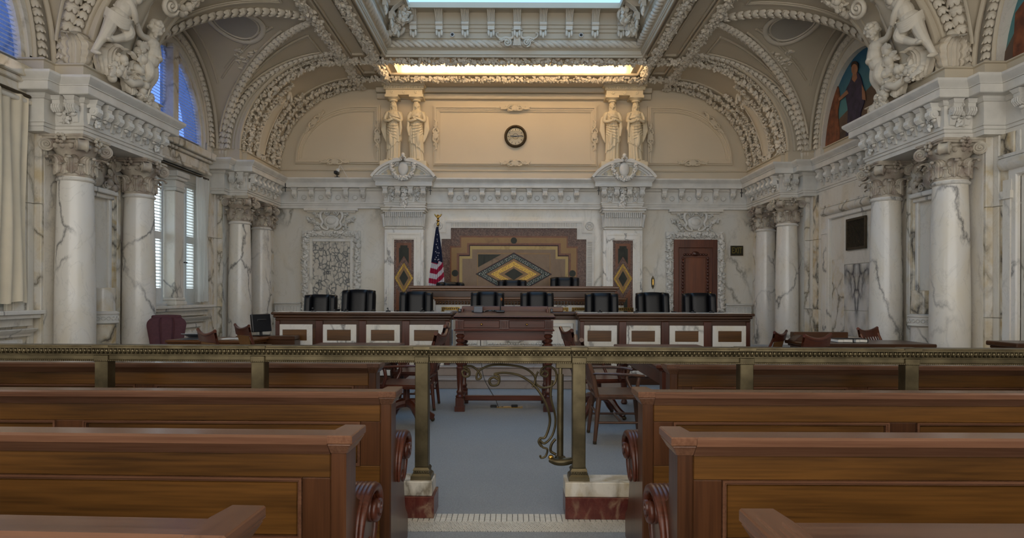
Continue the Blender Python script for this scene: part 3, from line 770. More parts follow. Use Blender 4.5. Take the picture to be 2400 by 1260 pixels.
# ------------------------------------------------------------ ornament of the vaults (parts of the ceiling)
def groin(s, c, w, q, n=30, off=0.0):
    return [(s * cove(sin(pi / 2 * k / n), XW)[0], c + q * w * sin(pi / 2 * k / n), cove(sin(pi / 2 * k / n), XW)[1] - off) for k in range(n + 1)]
def archcurve(s, y, xf=XA, n=30, dx=0.0, dz=0.0, z0=None):
    p = [(s * (cove(sin(pi / 2 * k / n), xf)[0] - dx), y, cove(sin(pi / 2 * k / n), xf)[1] - dz) for k in range(n + 1)]
    return p
def wallarch(s, c, w, rise, x, n=36):
    return [(s * x, c - w * cos(pi * k / n), SPR + rise * sin(pi * k / n)) for k in range(n + 1)]
ctr = V((0, 11, 4.6))
for s in (-1, 1):
    inward = lambda p, s=s: V((-s * .75, 0, -.75))
    for c, w in BAYS[:2]:
        for q in (-1, 1):
            if c < 8 and q < 0: continue
            g = groin(s, c, w, q)[1:]
            garland(g, lambda p, c=c, s=s: V((-s * .6, (c - p.y) * .45, -.6)), .12, .13, 'husk').build('husk_garland', M['plaster2'], CE, 60)
            # cup at the foot
            b = MB(); f = g[-1]
            for k in range(6):
                a = 2 * pi * k / 6; b.ell((f[0] + .06 * cos(a), f[1] + .06 * sin(a), f[2] - .02), (.04, .04, .16), 6, 6)
            b.build('husk_foot', M['plaster2'], CE, 60)
            # sunk mouldings of the cove triangle
            b = MB(); yb = c + q * w
            tri = [(s * (cove(sin(pi / 2 * k / 20), XW)[0] - .02), c + q * w * (sin(pi / 2 * k / 20) + (1 - sin(pi / 2 * k / 20)) * .30), cove(sin(pi / 2 * k / 20), XW)[1] - .015) for k in range(2, 17)]
            tri2 = [(s * (cove(sin(pi / 2 * k / 20), XW)[0] - .02), yb - q * .14, cove(sin(pi / 2 * k / 20), XW)[1] - .015) for k in range(2, 17)]
            b.tube(tri, .022, 6); b.tube(tri2, .022, 6); b.tube([tri[0], tri2[0]], .022, 6)
            b.tube([(p[0], p[1] + q * .06, p[2] + .0) for p in tri], .012, 5)
            b.build('triangle_moulding', M['plaster'], CE, 60)
            # edge of the web beside the groin
            MB().tube([(p[0], p[1] - q * .17, p[2] + .0) for p in groin(s, c, w, q)[6:28]], .022, 6).build('groin_moulding', M['plaster'], CE, 60)
        for q in (-1, 1):      # inner border of the spandrel, meeting above the pier
            b = MB(); ga, wb = [], []
            for k in range(16):
                tt = .36 + .56 * k / 15; yy = c + q * (w * tt - .3); ga.append((s * (XF + (XW - XF) * tt + .02), yy, arch_pt((yy - c) / w, c, w)[1] - .012))
                u = .05 + .73 * k / 15; yy = c + q * w * u; wb.append((s * 5.98, yy, arch_pt(u, c, w)[1] - .012))
            b.tube(ga, .022, 6); b.tube(wb, .022, 6); b.tube([(p[0] + s * .07, p[1] - q * .02, p[2]) for p in ga[:14]], .011, 5)
            b.build('spandrel_moulding', M['plaster'], CE, 60)
        wa = wallarch(s, c, 1.5, 1.78, WX - .05)
        garland(wa, (-s, 0, -.3), .085, .10, 'husk').build('husk_garland', M['plaster2'], CE, 60)
        MB().tube(wallarch(s, c, 1.39, 1.69, WX - .04), .03, 6).tube(wallarch(s, c, 1.63, 1.9, WX - .12), .035, 6).build('arch_moulding', M['plaster'], CE, 60)
        # oval panel in the crown
        def onv(x, y, c=c, w=w): return arch_pt((y - c) / w, c, w)[1]
        ov = lambda rx, ry, d: [(s * (5.12 + rx * cos(2 * pi * k / 40)), c + .18 + ry * sin(2 * pi * k / 40), onv(0, c + .18 + ry * sin(2 * pi * k / 40)) - d) for k in range(40)]
        b = MB(); b.tube(ov(.46, .50, .015), .05, 8, closed=True, flat=.6); b.tube(ov(.38, .42, .01), .02, 6, closed=True)
        b.build('oval_frame', M['plaster2'], CE, 60)
        b = MB(); b.grid(lambda u, v, ov=onv, s=s, c=c: (s * (5.12 + .41 * v * cos(2 * pi * u)), c + .18 + .45 * v * sin(2 * pi * u), ov(0, c + .18 + .45 * v * sin(2 * pi * u)) - .012), 40, 6); b.build('oval_panel', M['oval'], CE, 180)
        b = MB(); rr = random.Random(int(c))   # acanthus sprays above and below the oval
        for q in (-1, 1):
            for k in range(70):
                x = 5.15 + rr.uniform(-.3, .3); y = c + .18 + q * (.6 + rr.uniform(0, .5))
                if abs(y - c) > 1.25: continue
                if x - XF < 2.45 * abs(y - c) / w * 1.0: continue
                b.ell((s * x, y, onv(0, y) - .02), (.06, .025, .03), 6, 5, rot=MX.Rotation(rr.uniform(0, pi), 3, 'Z'))
        b.build('acanthus_spray', M['plaster2'], CE, 60)
    # far arch: bands, cartouche
    for (y, r, kd) in ((13.42, .07, 'leaf'), (13.62, .14, 'leaf'), (14.95, .13, 'leaf'), (15.33, .13, 'leaf')):
        garland(archcurve(s, y), inward, r, r * .75, kd, seed=int(y * 10)).build('leaf_garland', M['plaster2'], CE, 60)
    for y, xf, r in ((13.3, XA, .035), (13.3, XA + .13, .03), (13.82, XA, .03), (14.78, XA, .03), (15.12, XA, .03)):
        MB().tube(archcurve(s, y, xf), r, 6).build('arch_moulding', M['plaster'], CE, 60)
    garland(archcurve(s, 13.26, XA + .24), (0, -1, -.2), .09, .11, 'husk').build('husk_garland', M['plaster2'], CE, 60)
    # near arch edges
    for y in (8.66, 9.84):
        garland(archcurve(s, y)[:17 if y > 9 else 19], inward, .12, .1, 'fruit', seed=int(y * 7)).build('fruit_garland', M['plaster2'], CE, 60)
    for y, xf, r in ((8.6, XA, .04), (8.6, XA + .12, .03), (9.9, XA, .035), (9.9, XA + .1, .03), (9.75, XA, .03), (8.8, XA, .025)):
        MB().tube(archcurve(s, y, xf), r, 6).build('arch_moulding', M['plaster'], CE, 60)
    garland(archcurve(s, 8.56, XA + .22), (0, -1, -.2), .09, .11, 'husk').build('husk_garland', M['plaster2'], CE, 60)

    # beams of the flat ceiling
    for x0, x1 in ((2.80, 3.10), (3.48, 3.78)):
        bm_ = MB().box(s * x0, s * x1, -2.5, YB, CZ + .0, CZ + .1).build('ceiling_beam', M['plaster'], CE, 0, bevel=.015)
        xm = (x0 + x1) / 2 * s
        garland([(xm, 10.2, CZ), (xm, YB - .1, CZ)], (0, 0, -1), .13, .075, 'leaf', seed=int(x0 * 10)).build('leaf_garland', M['plaster2'], CE, 60)
    for (y0, y1) in ((9.9, 13.5), (13.75, 14.6)):
        f = MB().frame([(s * 3.13, y0), (s * 3.45, y0), (s * 3.45, y1), (s * 3.13, y1)], [(s * 3.17, y0 + .06), (s * 3.41, y0 + .06), (s * 3.41, y1 - .06), (s * 3.17, y1 - .06)], CZ + .02, CZ + .08, 'z')
        f.build('panel_moulding', M['plaster'], CE, 0, bevel=.01)
for (y, x, r) in ((13.62, 3.8, .13), (14.75, 3.8, .12)):
    garland([(-x, y, CZ - .01), (x, y, CZ - .01)], (0, -.2, -1), r, .07, 'leaf', seed=int(y)).build('leaf_garland', M['plaster2'], CE, 60)
# end ribs between the beams and bed mould over the back wall
MB().box(-3.7, 3.7, 14.9, YB, CZ - .06, CZ + .02).box(-3.3, 3.3, 15.25, YB, CZ - .18, CZ - .06).box(-3.3, 3.3, 15.35, YB, CZ - .31, CZ - .18).build('bed_moulding', M['plaster'], WB, 0, bevel=.015)

# ------------------------------------------------------------ laylight coffer
cp = [(-2.72, 4.5), (2.72, 4.5), (2.72, 13.46), (-2.72, 13.46)]
CPROF = [(0, 6.38), (.02, 6.38), (.03, 6.42), (.05, 6.43), (.05, 6.50), (.03, 6.51), (.03, 6.52), (.10, 6.56), (.10, 6.72), (.13, 6.73), (.13, 6.84), (.16, 6.85), (.17, 6.9), (.20, 6.92), (.21, 6.97), (.24, 6.98), (.24, 7.22), (.55, 7.22), (.55, 7.16), (.6, 7.16), (.6, 7.29)]
MB().sweep(cp, CPROF, side=1, closed=True).build('laylight_coffer', M['plaster'], CE, 20)
GL = MB().box(-2.13, 2.13, 5.09, 12.87, 7.27, 7.3).build('laylight', M['skyglass'], smooth=0); struct(GL, 'daylit blue glass laylight in the ceiling')
b = MB()
for k in range(1, 4): b.box(-2.13 + k * 1.065 - .02, -2.13 + k * 1.065 + .02, 5.09, 12.1, 7.24, 7.27)
for k in range(1, 8): b.box(-2.13, 2.13, 5.09 + k * .97 - .02, 5.09 + k * .97 + .02, 7.24, 7.27)
b.build('glazing_bars', M['white'], GL, 0)
# rope moulding with a twist
def rope(a, c, r, pitch, strands=3):
    """twisted moulding: helical strands round a straight axis"""
    a, c = V(a), V(c); d = (c - a).normalized(); L = (c - a).length; up = V((0, 0, 1)); sd = d.cross(up); b = MB(); n = int(L / .03)
    for k in range(strands):
        b.tube([a + d * (L * i / n) + (up * cos(2 * pi * (L * i / n / pitch + k / strands)) + sd * sin(2 * pi * (L * i / n / pitch + k / strands))) * r * .5 for i in range(n + 1)], r * .55, 7)
    return b
for a, c in (((-2.6, 13.38, 6.63), (2.6, 13.38, 6.63)), ((-2.62, 13.4, 6.63), (-2.62, 6, 6.63)), ((2.62, 13.4, 6.63), (2.62, 6, 6.63))):
    rope(a, c, .085, .42).build('rope_moulding', M['plaster2'], CE, 60)
# console brackets under the laylight frame
def console():
    b = MB()
    b.frustum((-.06, .06, 0, .1), (-.085, .085, 0, .3), .12, .25)
    for k in range(5): b.tube([(-.06 + k * .03, .02, -.02), (-.06 + k * .03, .1, .1), (-.065 + k * .0325, .2, .18), (-.075 + k * .0375, .3, .24)], .018, 5)
    b.box(-.07, .07, 0, .08, -.14, .0); b.tube([(-.075, .08, -.02), (.075, .08, -.02)], .04, 10)
    for k in range(3): b.ell((-.05 + k * .05, .05, -.2 - (.04 if k == 1 else 0)), (.03, .03, .07), 6, 6)
    return mesh_from(b, 'console_bracket', M['plaster2'], 50)
CON = console()
for k in range(-4, 5):
    obj('console_bracket', CON, CE, (k * .535 + .06, 13.22, 6.98), (0, 0, pi))
for k in range(9):
    for s in (-1, 1): obj('console_bracket', CON, CE, (s * 2.48, 12.7 - k * .6, 6.98), (0, 0, s * pi / 2))
b = MB()    # shell cartouche at the middle of the rope
cx = .06
for k in range(9):
    a = radians(15 + k * 18.75); b.ell((cx + .07 * cos(a), 13.27, 6.86 + .06 * sin(a)), (.022, .04, .06), 6, 6, rot=MX.Rotation(-a + pi / 2, 3, 'Y'))
for k in range(-2, 3): b.tube(bez([(cx + k * .03, 13.25, 6.84), (cx + k * .025, 13.23, 6.7), (cx + k * .035, 13.26, 6.56)], 4), .02, 6)
for q in (-1, 1):
    scroll(b, (cx + q * .2, 13.25, 6.61), .085, (0, -1, 0), (-q, 0, 0), 1.8, pi / 2, q, .3)
    b.tube(bez([(cx + q * .09, 13.26, 6.84), (cx + q * .08, 13.25, 6.74), (cx + q * .14, 13.25, 6.7), (cx + q * .24, 13.25, 6.72), (cx + q * .34, 13.26, 6.7), (cx + q * .42, 13.27, 6.75), (cx + q * .43, 13.27, 6.81), (cx + q * .38, 13.27, 6.82)], 5), [.032 - .0005 * i for i in range(36)], 7)
    garland([(cx + q * .2, 13.27, 6.66), (cx + q * .36, 13.28, 6.66)], (0, -1, 0), .06, .04, 'leaf', b, 50 + q)
b.build('shell_cartouche', M['plaster2'], CE, 60)
for q in (-1, 1):
    for k in (0, 1):
        b = MB(); scroll(b, (0, 0, 0), .16, (0, -1, -.5), (1, 0, 0), 1.7, 0, q, .35)
        garland([(-.05, -.05, -.2), (.0, -.06, .0), (.06, -.05, .2)], (0, -1, -.2), .17, .06, 'leaf', b, 60 + k)
        b.build('corner_scroll', M['plaster2'], CE, 60, loc=(q * (2.42 - .18 * k), 13.1 - .1 * k, 6.86 + .22 * k))
for q, x in ((-1, -1.285), (1, 1.39)):
    t = thing('ceiling_sensor', 'small round glass fixture on the coffer fascia, %s of the shell cartouche' % ('left' if q < 0 else 'right'), 'fixture', (x, 13.30, 6.79))
    MB().lathe([(.045, 0), (.045, .02), (.034, .025), (.03, .015), (.0, .012)], 20, tf=MX.Rotation(pi / 2, 4, 'X')).build('trim_ring', M['white'], t)
    MB().lathe([(.03, .012), (.02, .03), (0, .036)], 16, tf=MX.Rotation(pi / 2, 4, 'X')).build('lens', M['black'], t)

# ------------------------------------------------------------ lamp cove over the bench
CV = thing('cove_light', 'long recessed ceiling cove lined with glowing warm bulbs above the clock', 'cove light', (0, 14.2, 6.4))
b = MB()
y0, y1, zt = -.4, .45, .42
b.box(-2.9, 2.9, y1, y1 + .04, 0, zt); b.box(-2.9, 2.9, y0 - .04, y0, 0, zt); b.box(-2.94, -2.9, y0, y1, 0, zt); b.box(2.9, 2.94, y0, y1, 0, zt); b.box(-2.94, 2.94, y0 - .04, y1 + .04, zt, zt + .03)
b.build('trough', M['wallcream'], CV, 0)
MB().box(-2.9, 2.9, y1 - .07, y1, .0, .05).box(-2.9, 2.9, y1 - .05, y1, .26, .3).build('lamp_rail', M['wallcream'], CV, 0, bevel=.008)
BM = mesh_from(MB().lathe([(0, -.04), (.02, -.036), (.03, -.015), (.027, .01), (.014, .03), (.012, .05)], 12), 'bulb', M['bulb'], 80)
SK = mesh_from(MB().lathe([(.02, 0), (.02, .035), (.012, .05)], 10), 'bulb_socket', M['white'], 60)
for k in range(22):
    x = -2.73 + k * .26
    for (y, z) in ((y1 - .07, .16), (y0 + .05, .075)):
        bo = obj('bulb', BM, CV, (x, y, z)); obj('socket', SK, bo, (0, 0, .045))
for s in (-1, 1):
    for k in range(3):
        bo = obj('bulb', BM, CV, (s * 2.84, -.25 + .22 * k, .14)); obj('socket', SK, bo, (0, 0, .045))

# ------------------------------------------------------------ windows of the left wall
SLAT_M = mesh_from(MB().box(-.028, .028, -.5, .5, -.003, .003), 'blind_slat', plain('blue_grey_blind', 'c8d2e6', .6, var=.03), 0)
def make_window(c, n):
    y0, y1, z0, z1 = c - 1.3, c + 1.3, 1.18, 3.78
    W = MB().frame(rect(y0, y1, z0, z1), rect(y0 + .05, y1 - .05, z0 + .04, z1 - .05), -6.56, -6.3, 'x').build('window_%d' % n, M['white'], None, 0)
    struct(W, 'tall shuttered window in the left wall')
    MB().box(-6.545, -6.54, y0 + .05, y1 - .05, z0, z1).build('pane', M['glass'], W, 0)
    slat = mesh_from(MB().box(-.03, .03, -.5, .5, -.004, .004), 'louvre_slat', M['white'], 0)
    for half in (0, 1):
        a = c + .4 if half else y0 + .05; b_ = y1 - .05 if half else c + .08
        for leaf in (0, 1):
            la = a + (b_ - a) / 2 * leaf + .006; lb = a + (b_ - a) / 2 * (leaf + 1) - .006
            sh = MB(); x0, x1 = -6.42, -6.385
            sh.box(x0, x1, la, la + .07, 1.2, 3.74); sh.box(x0, x1, lb - .07, lb, 1.2, 3.74)
            for za, zb in ((1.2, 1.5), (2.38, 2.52), (3.62, 3.74)): sh.box(x0, x1, la + .07, lb - .07, za, zb)
            so = sh.build('shutter', M['white'], W, 0, bevel=.004)
            for za, zb in ((1.5, 2.38), (2.52, 3.62)):
                k = int((zb - za) / .055)
                for i in range(k):
                    o = obj('louvre_slat', slat, so, (-6.4025, (la + lb) / 2, za + (i + .5) * (zb - za) / k), (0, radians(28), 0), (1, lb - la - .142, 1))
            MB().tube([(-6.38, la + .03 if leaf else lb - .03, 2.0), (-6.35, la + .03 if leaf else lb - .03, 2.0)], .012, 8).build('knob', M['black'], so)
    return W
win = [make_window(11.6, 1), make_window(6.9, 2)]
# mullion pier between the window halves, transom and pilaster of the lunette light
for c, W in ((11.6, win[0]), (6.9, win[1])):
    t = thing('window_pilaster', 'slender white marble pillar standing in the middle of the %s window' % ('far left' if c > 10 else 'near left'), 'pillar', (-6.33, c + .24, 1.18))
    MB().box(-.1, .15, -.15, .15, .14, 2.1).build('shaft', M['marble'], t, 0, bevel=.012)
    MB().box(-.14, .2, -.2, .2, 0, .08).box(-.12, .18, -.18, .18, .08, .14).build('base', M['marble'], t, 0, bevel=.015)
    MB().box(-.13, .18, -.17, .17, 2.1, 2.16).box(-.1, .16, -.155, .155, 2.16, 2.3).box(-.14, .2, -.19, .19, 2.3, 2.36).box(-.16, .23, -.22, .22, 2.36, 2.46).build('capital', M['marble_c'], t, 0, bevel=.01)
    MB().box(-6.4, -6.12, c - 1.4, c + 1.4, 3.78, 3.84).box(-6.4, -6.16, c - 1.38, c + 1.38, 3.84, 4.02).box(-6.4, -6.1, c - 1.4, c + 1.4, 4.02, 4.08).box(-6.4, -6.03, c - 1.4, c + 1.4, 4.08, 4.22).build('transom', M['marble_s'], W, 0, bevel=.012)
    for q in (.08,):
        b = MB().box(-6.42, -6.16, c + q - .09, c + q + .09, 4.2, 5.85).box(-6.46, -6.16, c + q - .12, c + q + .12, 5.85, 5.93)
        b.build('lunette_pilaster', M['marble_s'], W, 0, bevel=.012)
    # arched glass with blind slats
    n = 30; arc = [(c - 1.32 * cos(pi * k / n), 4.3 + 1.62 * sin(pi * k / n)) for k in range(n + 1)]
    inn = [(c - 1.25 * cos(pi * k / n), 4.3 + 1.55 * sin(pi * k / n)) for k in range(n + 1)]
    b = MB()
    for k in range(n):
        b.prism([arc[k], arc[k + 1], inn[k + 1], inn[k]], -6.38, -6.27, 'x')
    b.build('lunette_frame', M['marble_s'], W, 0)
    b = MB(); b.prism(arc, -6.365, -6.36, 'x'); b.build('lunette_pane', M['blueglass'], W, 0)
    for k in range(27):
        z = 4.33 + k * .056; u = (z - 4.3) / 1.55
        if u >= .99: break
        hw = 1.24 * sqrt(1 - u * u)
        obj('blind_slat', SLAT_M, W, (-6.325, c, z), (0, radians(35), 0), (1, 2 * hw, 1))

# curtains
def curtain(name, label, y0, y1, x, z0, z1, m, folds, amp, gather=0.0):
    t = thing(name, label, 'curtain', (x, (y0 + y1) / 2, z0)); H = z1 - z0; w = (y1 - y0)
    def fn(u, v):
        g = 1 - gather * (1 - abs(2 * v - 1)) ** 1.5
        y = (u - .5) * w * (1 - gather * .5 + gather * .5 * v)
        return (amp * sin(u * folds * 2 * pi) * (.55 + .45 * (1 - v)) + .02 * sin(v * 5 + u * 9), y, v * H - .015 * sin(u * 13))
    b = MB().grid(fn, folds * 10, 16).grid(lambda u, v: (fn(u, v)[0] - .006, fn(u, v)[1], fn(u, v)[2]), folds * 10, 16, flip=True)
    b.build('cloth', m, t, 180)
    return t
ct = curtain('ivory_curtain', 'ivory curtain hanging in straight folds at the left edge of the photo', 7.25, 8.06, -6.13, 1.28, 3.85, M['curtain'], 5, .03)
MB().tube([(0, -2.2, 2.6), (0, .45, 2.6)], .02, 10).build('curtain_rod', M['dkbronze'], ct)
ct = curtain('white_curtain', 'white curtain gathered at the right side of the shuttered window', 12.48, 12.94, -6.17, 1.24, 3.68, M['sheer'], 4, .035, .3)
MB().tube([(0, -2.4, 2.46), (0, .22, 2.46)], .018, 10).build('curtain_rod', M['dkbronze'], ct)

# ------------------------------------------------------------ painted lunette of the right wall
msk = D.materials.new('mural_sky_paint'); msk.use_nodes = True
nt_ = msk.node_tree; vec_ = coords(nt_, (1, 1, 1), False)
sx_ = nd(nt_, 'ShaderNodeSeparateXYZ'); nt_.links.new(vec_, sx_.inputs[0])
nz_ = nd(nt_, 'ShaderNodeTexNoise', Scale=5.0, Detail=6.0); nt_.links.new(vec_, nz_.inputs['Vector'])
ad_ = nd(nt_, 'ShaderNodeMath', operation='MULTIPLY_ADD'); nt_.links.new(nz_.outputs[0], ad_.inputs[0]); ad_.inputs[1].default_value = .5; nt_.links.new(sx_.outputs[2], ad_.inputs[2])
mr_ = nd(nt_, 'ShaderNodeMapRange'); mr_.inputs[1].default_value = .3; mr_.inputs[2].default_value = 1.9; nt_.links.new(ad_.outputs[0], mr_.inputs[0])
nt_.links.new(ramp(nt_, mr_.outputs[0], [(0, '6b8076'), (.45, '4f8284'), (1, '1f5a7c')]), nt_.nodes['Principled BSDF'].inputs['Base Color'])
nt_.nodes['Principled BSDF'].inputs['Roughness'].default_value = .7
PM = {'purple': plain('purple_paint', '3a3049', .7, c2='241f33', sc=7), 'orange': plain('ochre_paint', '8a5030', .7, c2='5d3320', sc=7), 'flesh': plain('flesh_paint', '9a6c50', .7, var=.15), 'ground': plain('brown_paint', '4b3a30', .7, var=.2, sc=6),
      'wallp': plain('umber_paint', '5f4a3b', .7, var=.15, sc=5), 'hair': plain('dark_hair_paint', '2c1d17', .7, var=.2)}
for c, lab in ((11.6, 'arched mural of two robed women under a teal sky on the right wall'), (6.9, 'arched mural cut off by the top right corner of the photo')):
    t = thing('mural', lab, 'mural', (6.3, c, 4.16))
    n = 36; arc = [(-1.4 * cos(pi * k / n), 1.75 * sin(pi * k / n)) for k in range(n + 1)]
    MB().prism(arc, .02, .05, 'x').build('painted_sky', msk, t, 0)
    def shp(nm, pts, m, x): MB().prism(pts, x, x + .012, 'x').build(nm, PM[m], t, 0)
    Q = lambda px, py: ((lambda y: (y - c, EYE + (690 - py) * y / 1500 - 4.16))(6.3 * 1500 / (px - 1203)))
    if c > 10:
        shp('painted_wall', [Q(1913, 365), Q(1918, 320), Q(1960, 280), Q(2050, 185), Q(2080, 160), Q(2080, 290), Q(1985, 335)], 'wallp', .012)
        shp('painted_ground', [Q(1913, 368), Q(1915, 330), Q(1965, 310), Q(2060, 240), Q(2090, 290), Q(1990, 338)], 'ground', .008)
        sm = lambda pts: [tuple(p) for p in bez([Q(*p) for p in pts] + [Q(*pts[0])], 4)[:-1]]
        shp('ochre_robed_figure', sm([(1930, 350), (1928, 300), (1935, 250), (1944, 212), (1950, 198), (1962, 200), (1966, 230), (1962, 262), (1966, 310), (1962, 345)]), 'orange', 0)
        shp('purple_robed_figure', sm([(1980, 325), (1986, 262), (1980, 215), (1990, 190), (1998, 170), (2006, 166), (2014, 175), (2022, 205), (2024, 235), (2016, 262), (2014, 300), (2012, 312)]), 'purple', -.004)
        shp('painted_arm', [Q(1964, 228), Q(1984, 208), Q(1988, 216), Q(1966, 234)], 'flesh', -.008); shp('painted_arm', [Q(2019, 195), Q(2026, 212), Q(2028, 232), Q(2020, 230)], 'flesh', -.008)
        shp('painted_neck', [Q(1996, 184), Q(1998, 162), Q(2006, 162), Q(2008, 180), Q(2002, 190)], 'flesh', -.008)
        shp('painted_face', sm([(1996, 168), (1995, 156), (1999, 148), (2007, 148), (2009, 160), (2005, 170)]), 'flesh', -.012)
        shp('painted_hair', sm([(1994, 154), (1996, 144), (2003, 140), (2010, 145), (2011, 158), (2008, 150), (2001, 147)]), 'hair', -.016)
        shp('painted_face', sm([(1948, 204), (1949, 194), (1957, 193), (1960, 202), (1954, 208)]), 'flesh', -.012)
    else:
        shp('painted_wall', [(-.4, .0), (-.4, .8), (.9, .9), (1.4, .3), (1.4, 0)], 'wallp', .012); shp('painted_robe', [(.9, .2), (1.0, .9), (1.15, .8), (1.2, .1)], 'orange', 0)

# ------------------------------------------------------------ wall vent, right wall
t = thing('vent_grille', 'square dark bronze lattice vent high on the right marble wall', 'vent', (6.22, 11.6, 2.24))
MB().frame(rect(-.33, .33, 0, .58), rect(-.285, .285, .045, .535), -.03, .01, 'x').build('frame', M['dkbronze'], t, 0, bevel=.006)
MB().box(.0, .01, -.3, .3, .03, .55).build('backing', M['black'], t, 0)
b = MB()
for k in range(-14, 15):
    for sg in (-1, 1):
        p0 = V((-.012, k * .045 - .29 * sg, 0.04)); p1 = V((-.012, k * .045 + .29 * sg, .54)); 
        # clip to the frame
        d_ = p1 - p0; t0, t1 = 0, 1
        for lim, sgn in ((.29, 1), (-.29, -1)):
            a = (p0.y - lim) * sgn; e = d_.y * sgn
            if e > 0: t1 = min(t1, -a / e)
            else: t0 = max(t0, -a / e)
        if t1 > t0: b.tube([p0 + d_ * t0, p0 + d_ * t1], .0065, 4)
b.build('lattice', M['dkbronze'], t, 0)

# ------------------------------------------------------------ figures: fused by voxel remesh into one surface
def fuse(b, name, m, voxel=.009, smooth_it=4):
    me = mesh_from(b, name, m, 0); o = D.objects.new('tmp', me); COL.objects.link(o)
    r = o.modifiers.new('r', 'REMESH'); r.mode = 'VOXEL'; r.voxel_size = voxel; r.use_smooth_shade = True
    s = o.modifiers.new('s', 'SMOOTH'); s.factor = .5; s.iterations = smooth_it
    dg = bpy.context.evaluated_depsgraph_get()
    out = D.meshes.new_from_object(o.evaluated_get(dg)); out.name = name
    D.objects.remove(o); D.meshes.remove(me)
    out.materials.clear(); out.materials.append(m)
    out.polygons.foreach_set('use_smooth', [True] * len(out.polygons))
    return out
def head(b, c, r, face=(0, -1, 0), up=(0, 0, 1), curls=True, seed=1, long=False):
    f = V(face).normalized(); u = V(up); u = (u - f * u.dot(f)).normalized(); sd = f.cross(u); c = V(c)
    R = MX((sd, f * -1, u)).transposed(); rd = random.Random(seed)
    at = lambda x, y, z: c + sd * x * r + f * y * r + u * z * r
    b.ell(c, (r * .78, r * .9, r), 16, 12, rot=R); b.ell(at(0, .25, -.35), (r * .58, r * .6, r * .6), 12, 10, rot=R)
    b.ell(at(0, .84, -.12), (r * .11, r * .15, r * .24), 8, 6, rot=R); b.ell(at(0, .72, .22), (r * .5, r * .2, r * .12), 10, 6, rot=R)
    b.ell(at(0, .82, -.5), (r * .22, r * .1, r * .07), 8, 6, rot=R); b.ell(at(0, .74, -.64), (r * .2, r * .14, r * .1), 8, 6, rot=R)
    b.ell(at(0, .62, -.86), (r * .24, r * .24, r * .18), 8, 6, rot=R)
    for q in (-1, 1):
        b.ell(at(q * .42, .6, -.3), (r * .26, r * .24, r * .26), 8, 6, rot=R); b.ell(at(q * .3, .74, .06), (r * .14, r * .1, r * .09), 8, 6, rot=R); b.ell(at(q * .8, .05, -.1), (r * .1, r * .18, r * .25), 8, 6, rot=R)
    for k in range(46 if curls else 30):
        a = rd.uniform(0, 2 * pi); e = rd.uniform(-.15, 1.3); p = V((cos(a) * cos(e), sin(a) * cos(e), sin(e)))
        if p.y > .35 and p.z < .62: continue
        b.ell(at(p.x * .82, p.y * .95, p.z * 1.0), r * rd.uniform(.2, .3), 6, 5)
    if long:
        for q in (-1, 1):
            b.tube([at(q * .6, .1, .6), at(q * .78, -.1, -.1), at(q * .8, -.2, -1.0), at(q * .95, .1, -2.0)], [r * .24, r * .28, r * .3, r * .16], 8)
def limb(b, pts, rs, n=10):
    q = bez(pts, 5); m = len(q); k = len(rs) - 1
    rr = []
    for i in range(m):
        t = i / (m - 1) * k; j = min(int(t), k - 1); rr.append(rs[j] + (rs[j + 1] - rs[j]) * (t - j))
    b.tube(q, rr, n); b.ell(q[0], rs[0] * .98, 10, 8); b.ell(q[-1], rs[-1] * .98, 10, 8)
def hand(b, wrist, direc, palm_n, r):
    d = V(direc).normalized(); n = V(palm_n); n = (n - d * n.dot(d)).normalized(); s = d.cross(n); w = V(wrist)
    b.ell(w + d * r * 1.1, (r * 1.3, r * 1.15, r * .6), 10, 8, rot=MX((d, s, n)).transposed())
    for k, L in zip((-1.5, -.5, .5, 1.5), (1.5, 1.85, 1.75, 1.3)):
        p = w + d * r * 2 + s * k * r * .55
        b.tube([p, p + d * r * L * .5 + n * r * .15, p + d * r * L + n * r * .6], [r * .34, r * .32, r * .26], 6)
    b.tube([w + d * r * .7 + s * r * -1.0, w + d * r * 1.4 - s * r * 1.6 + n * r * .3, w + d * r * 2.0 - s * r * 1.5 + n * r * .7], [r * .4, r * .36, r * .28], 6)

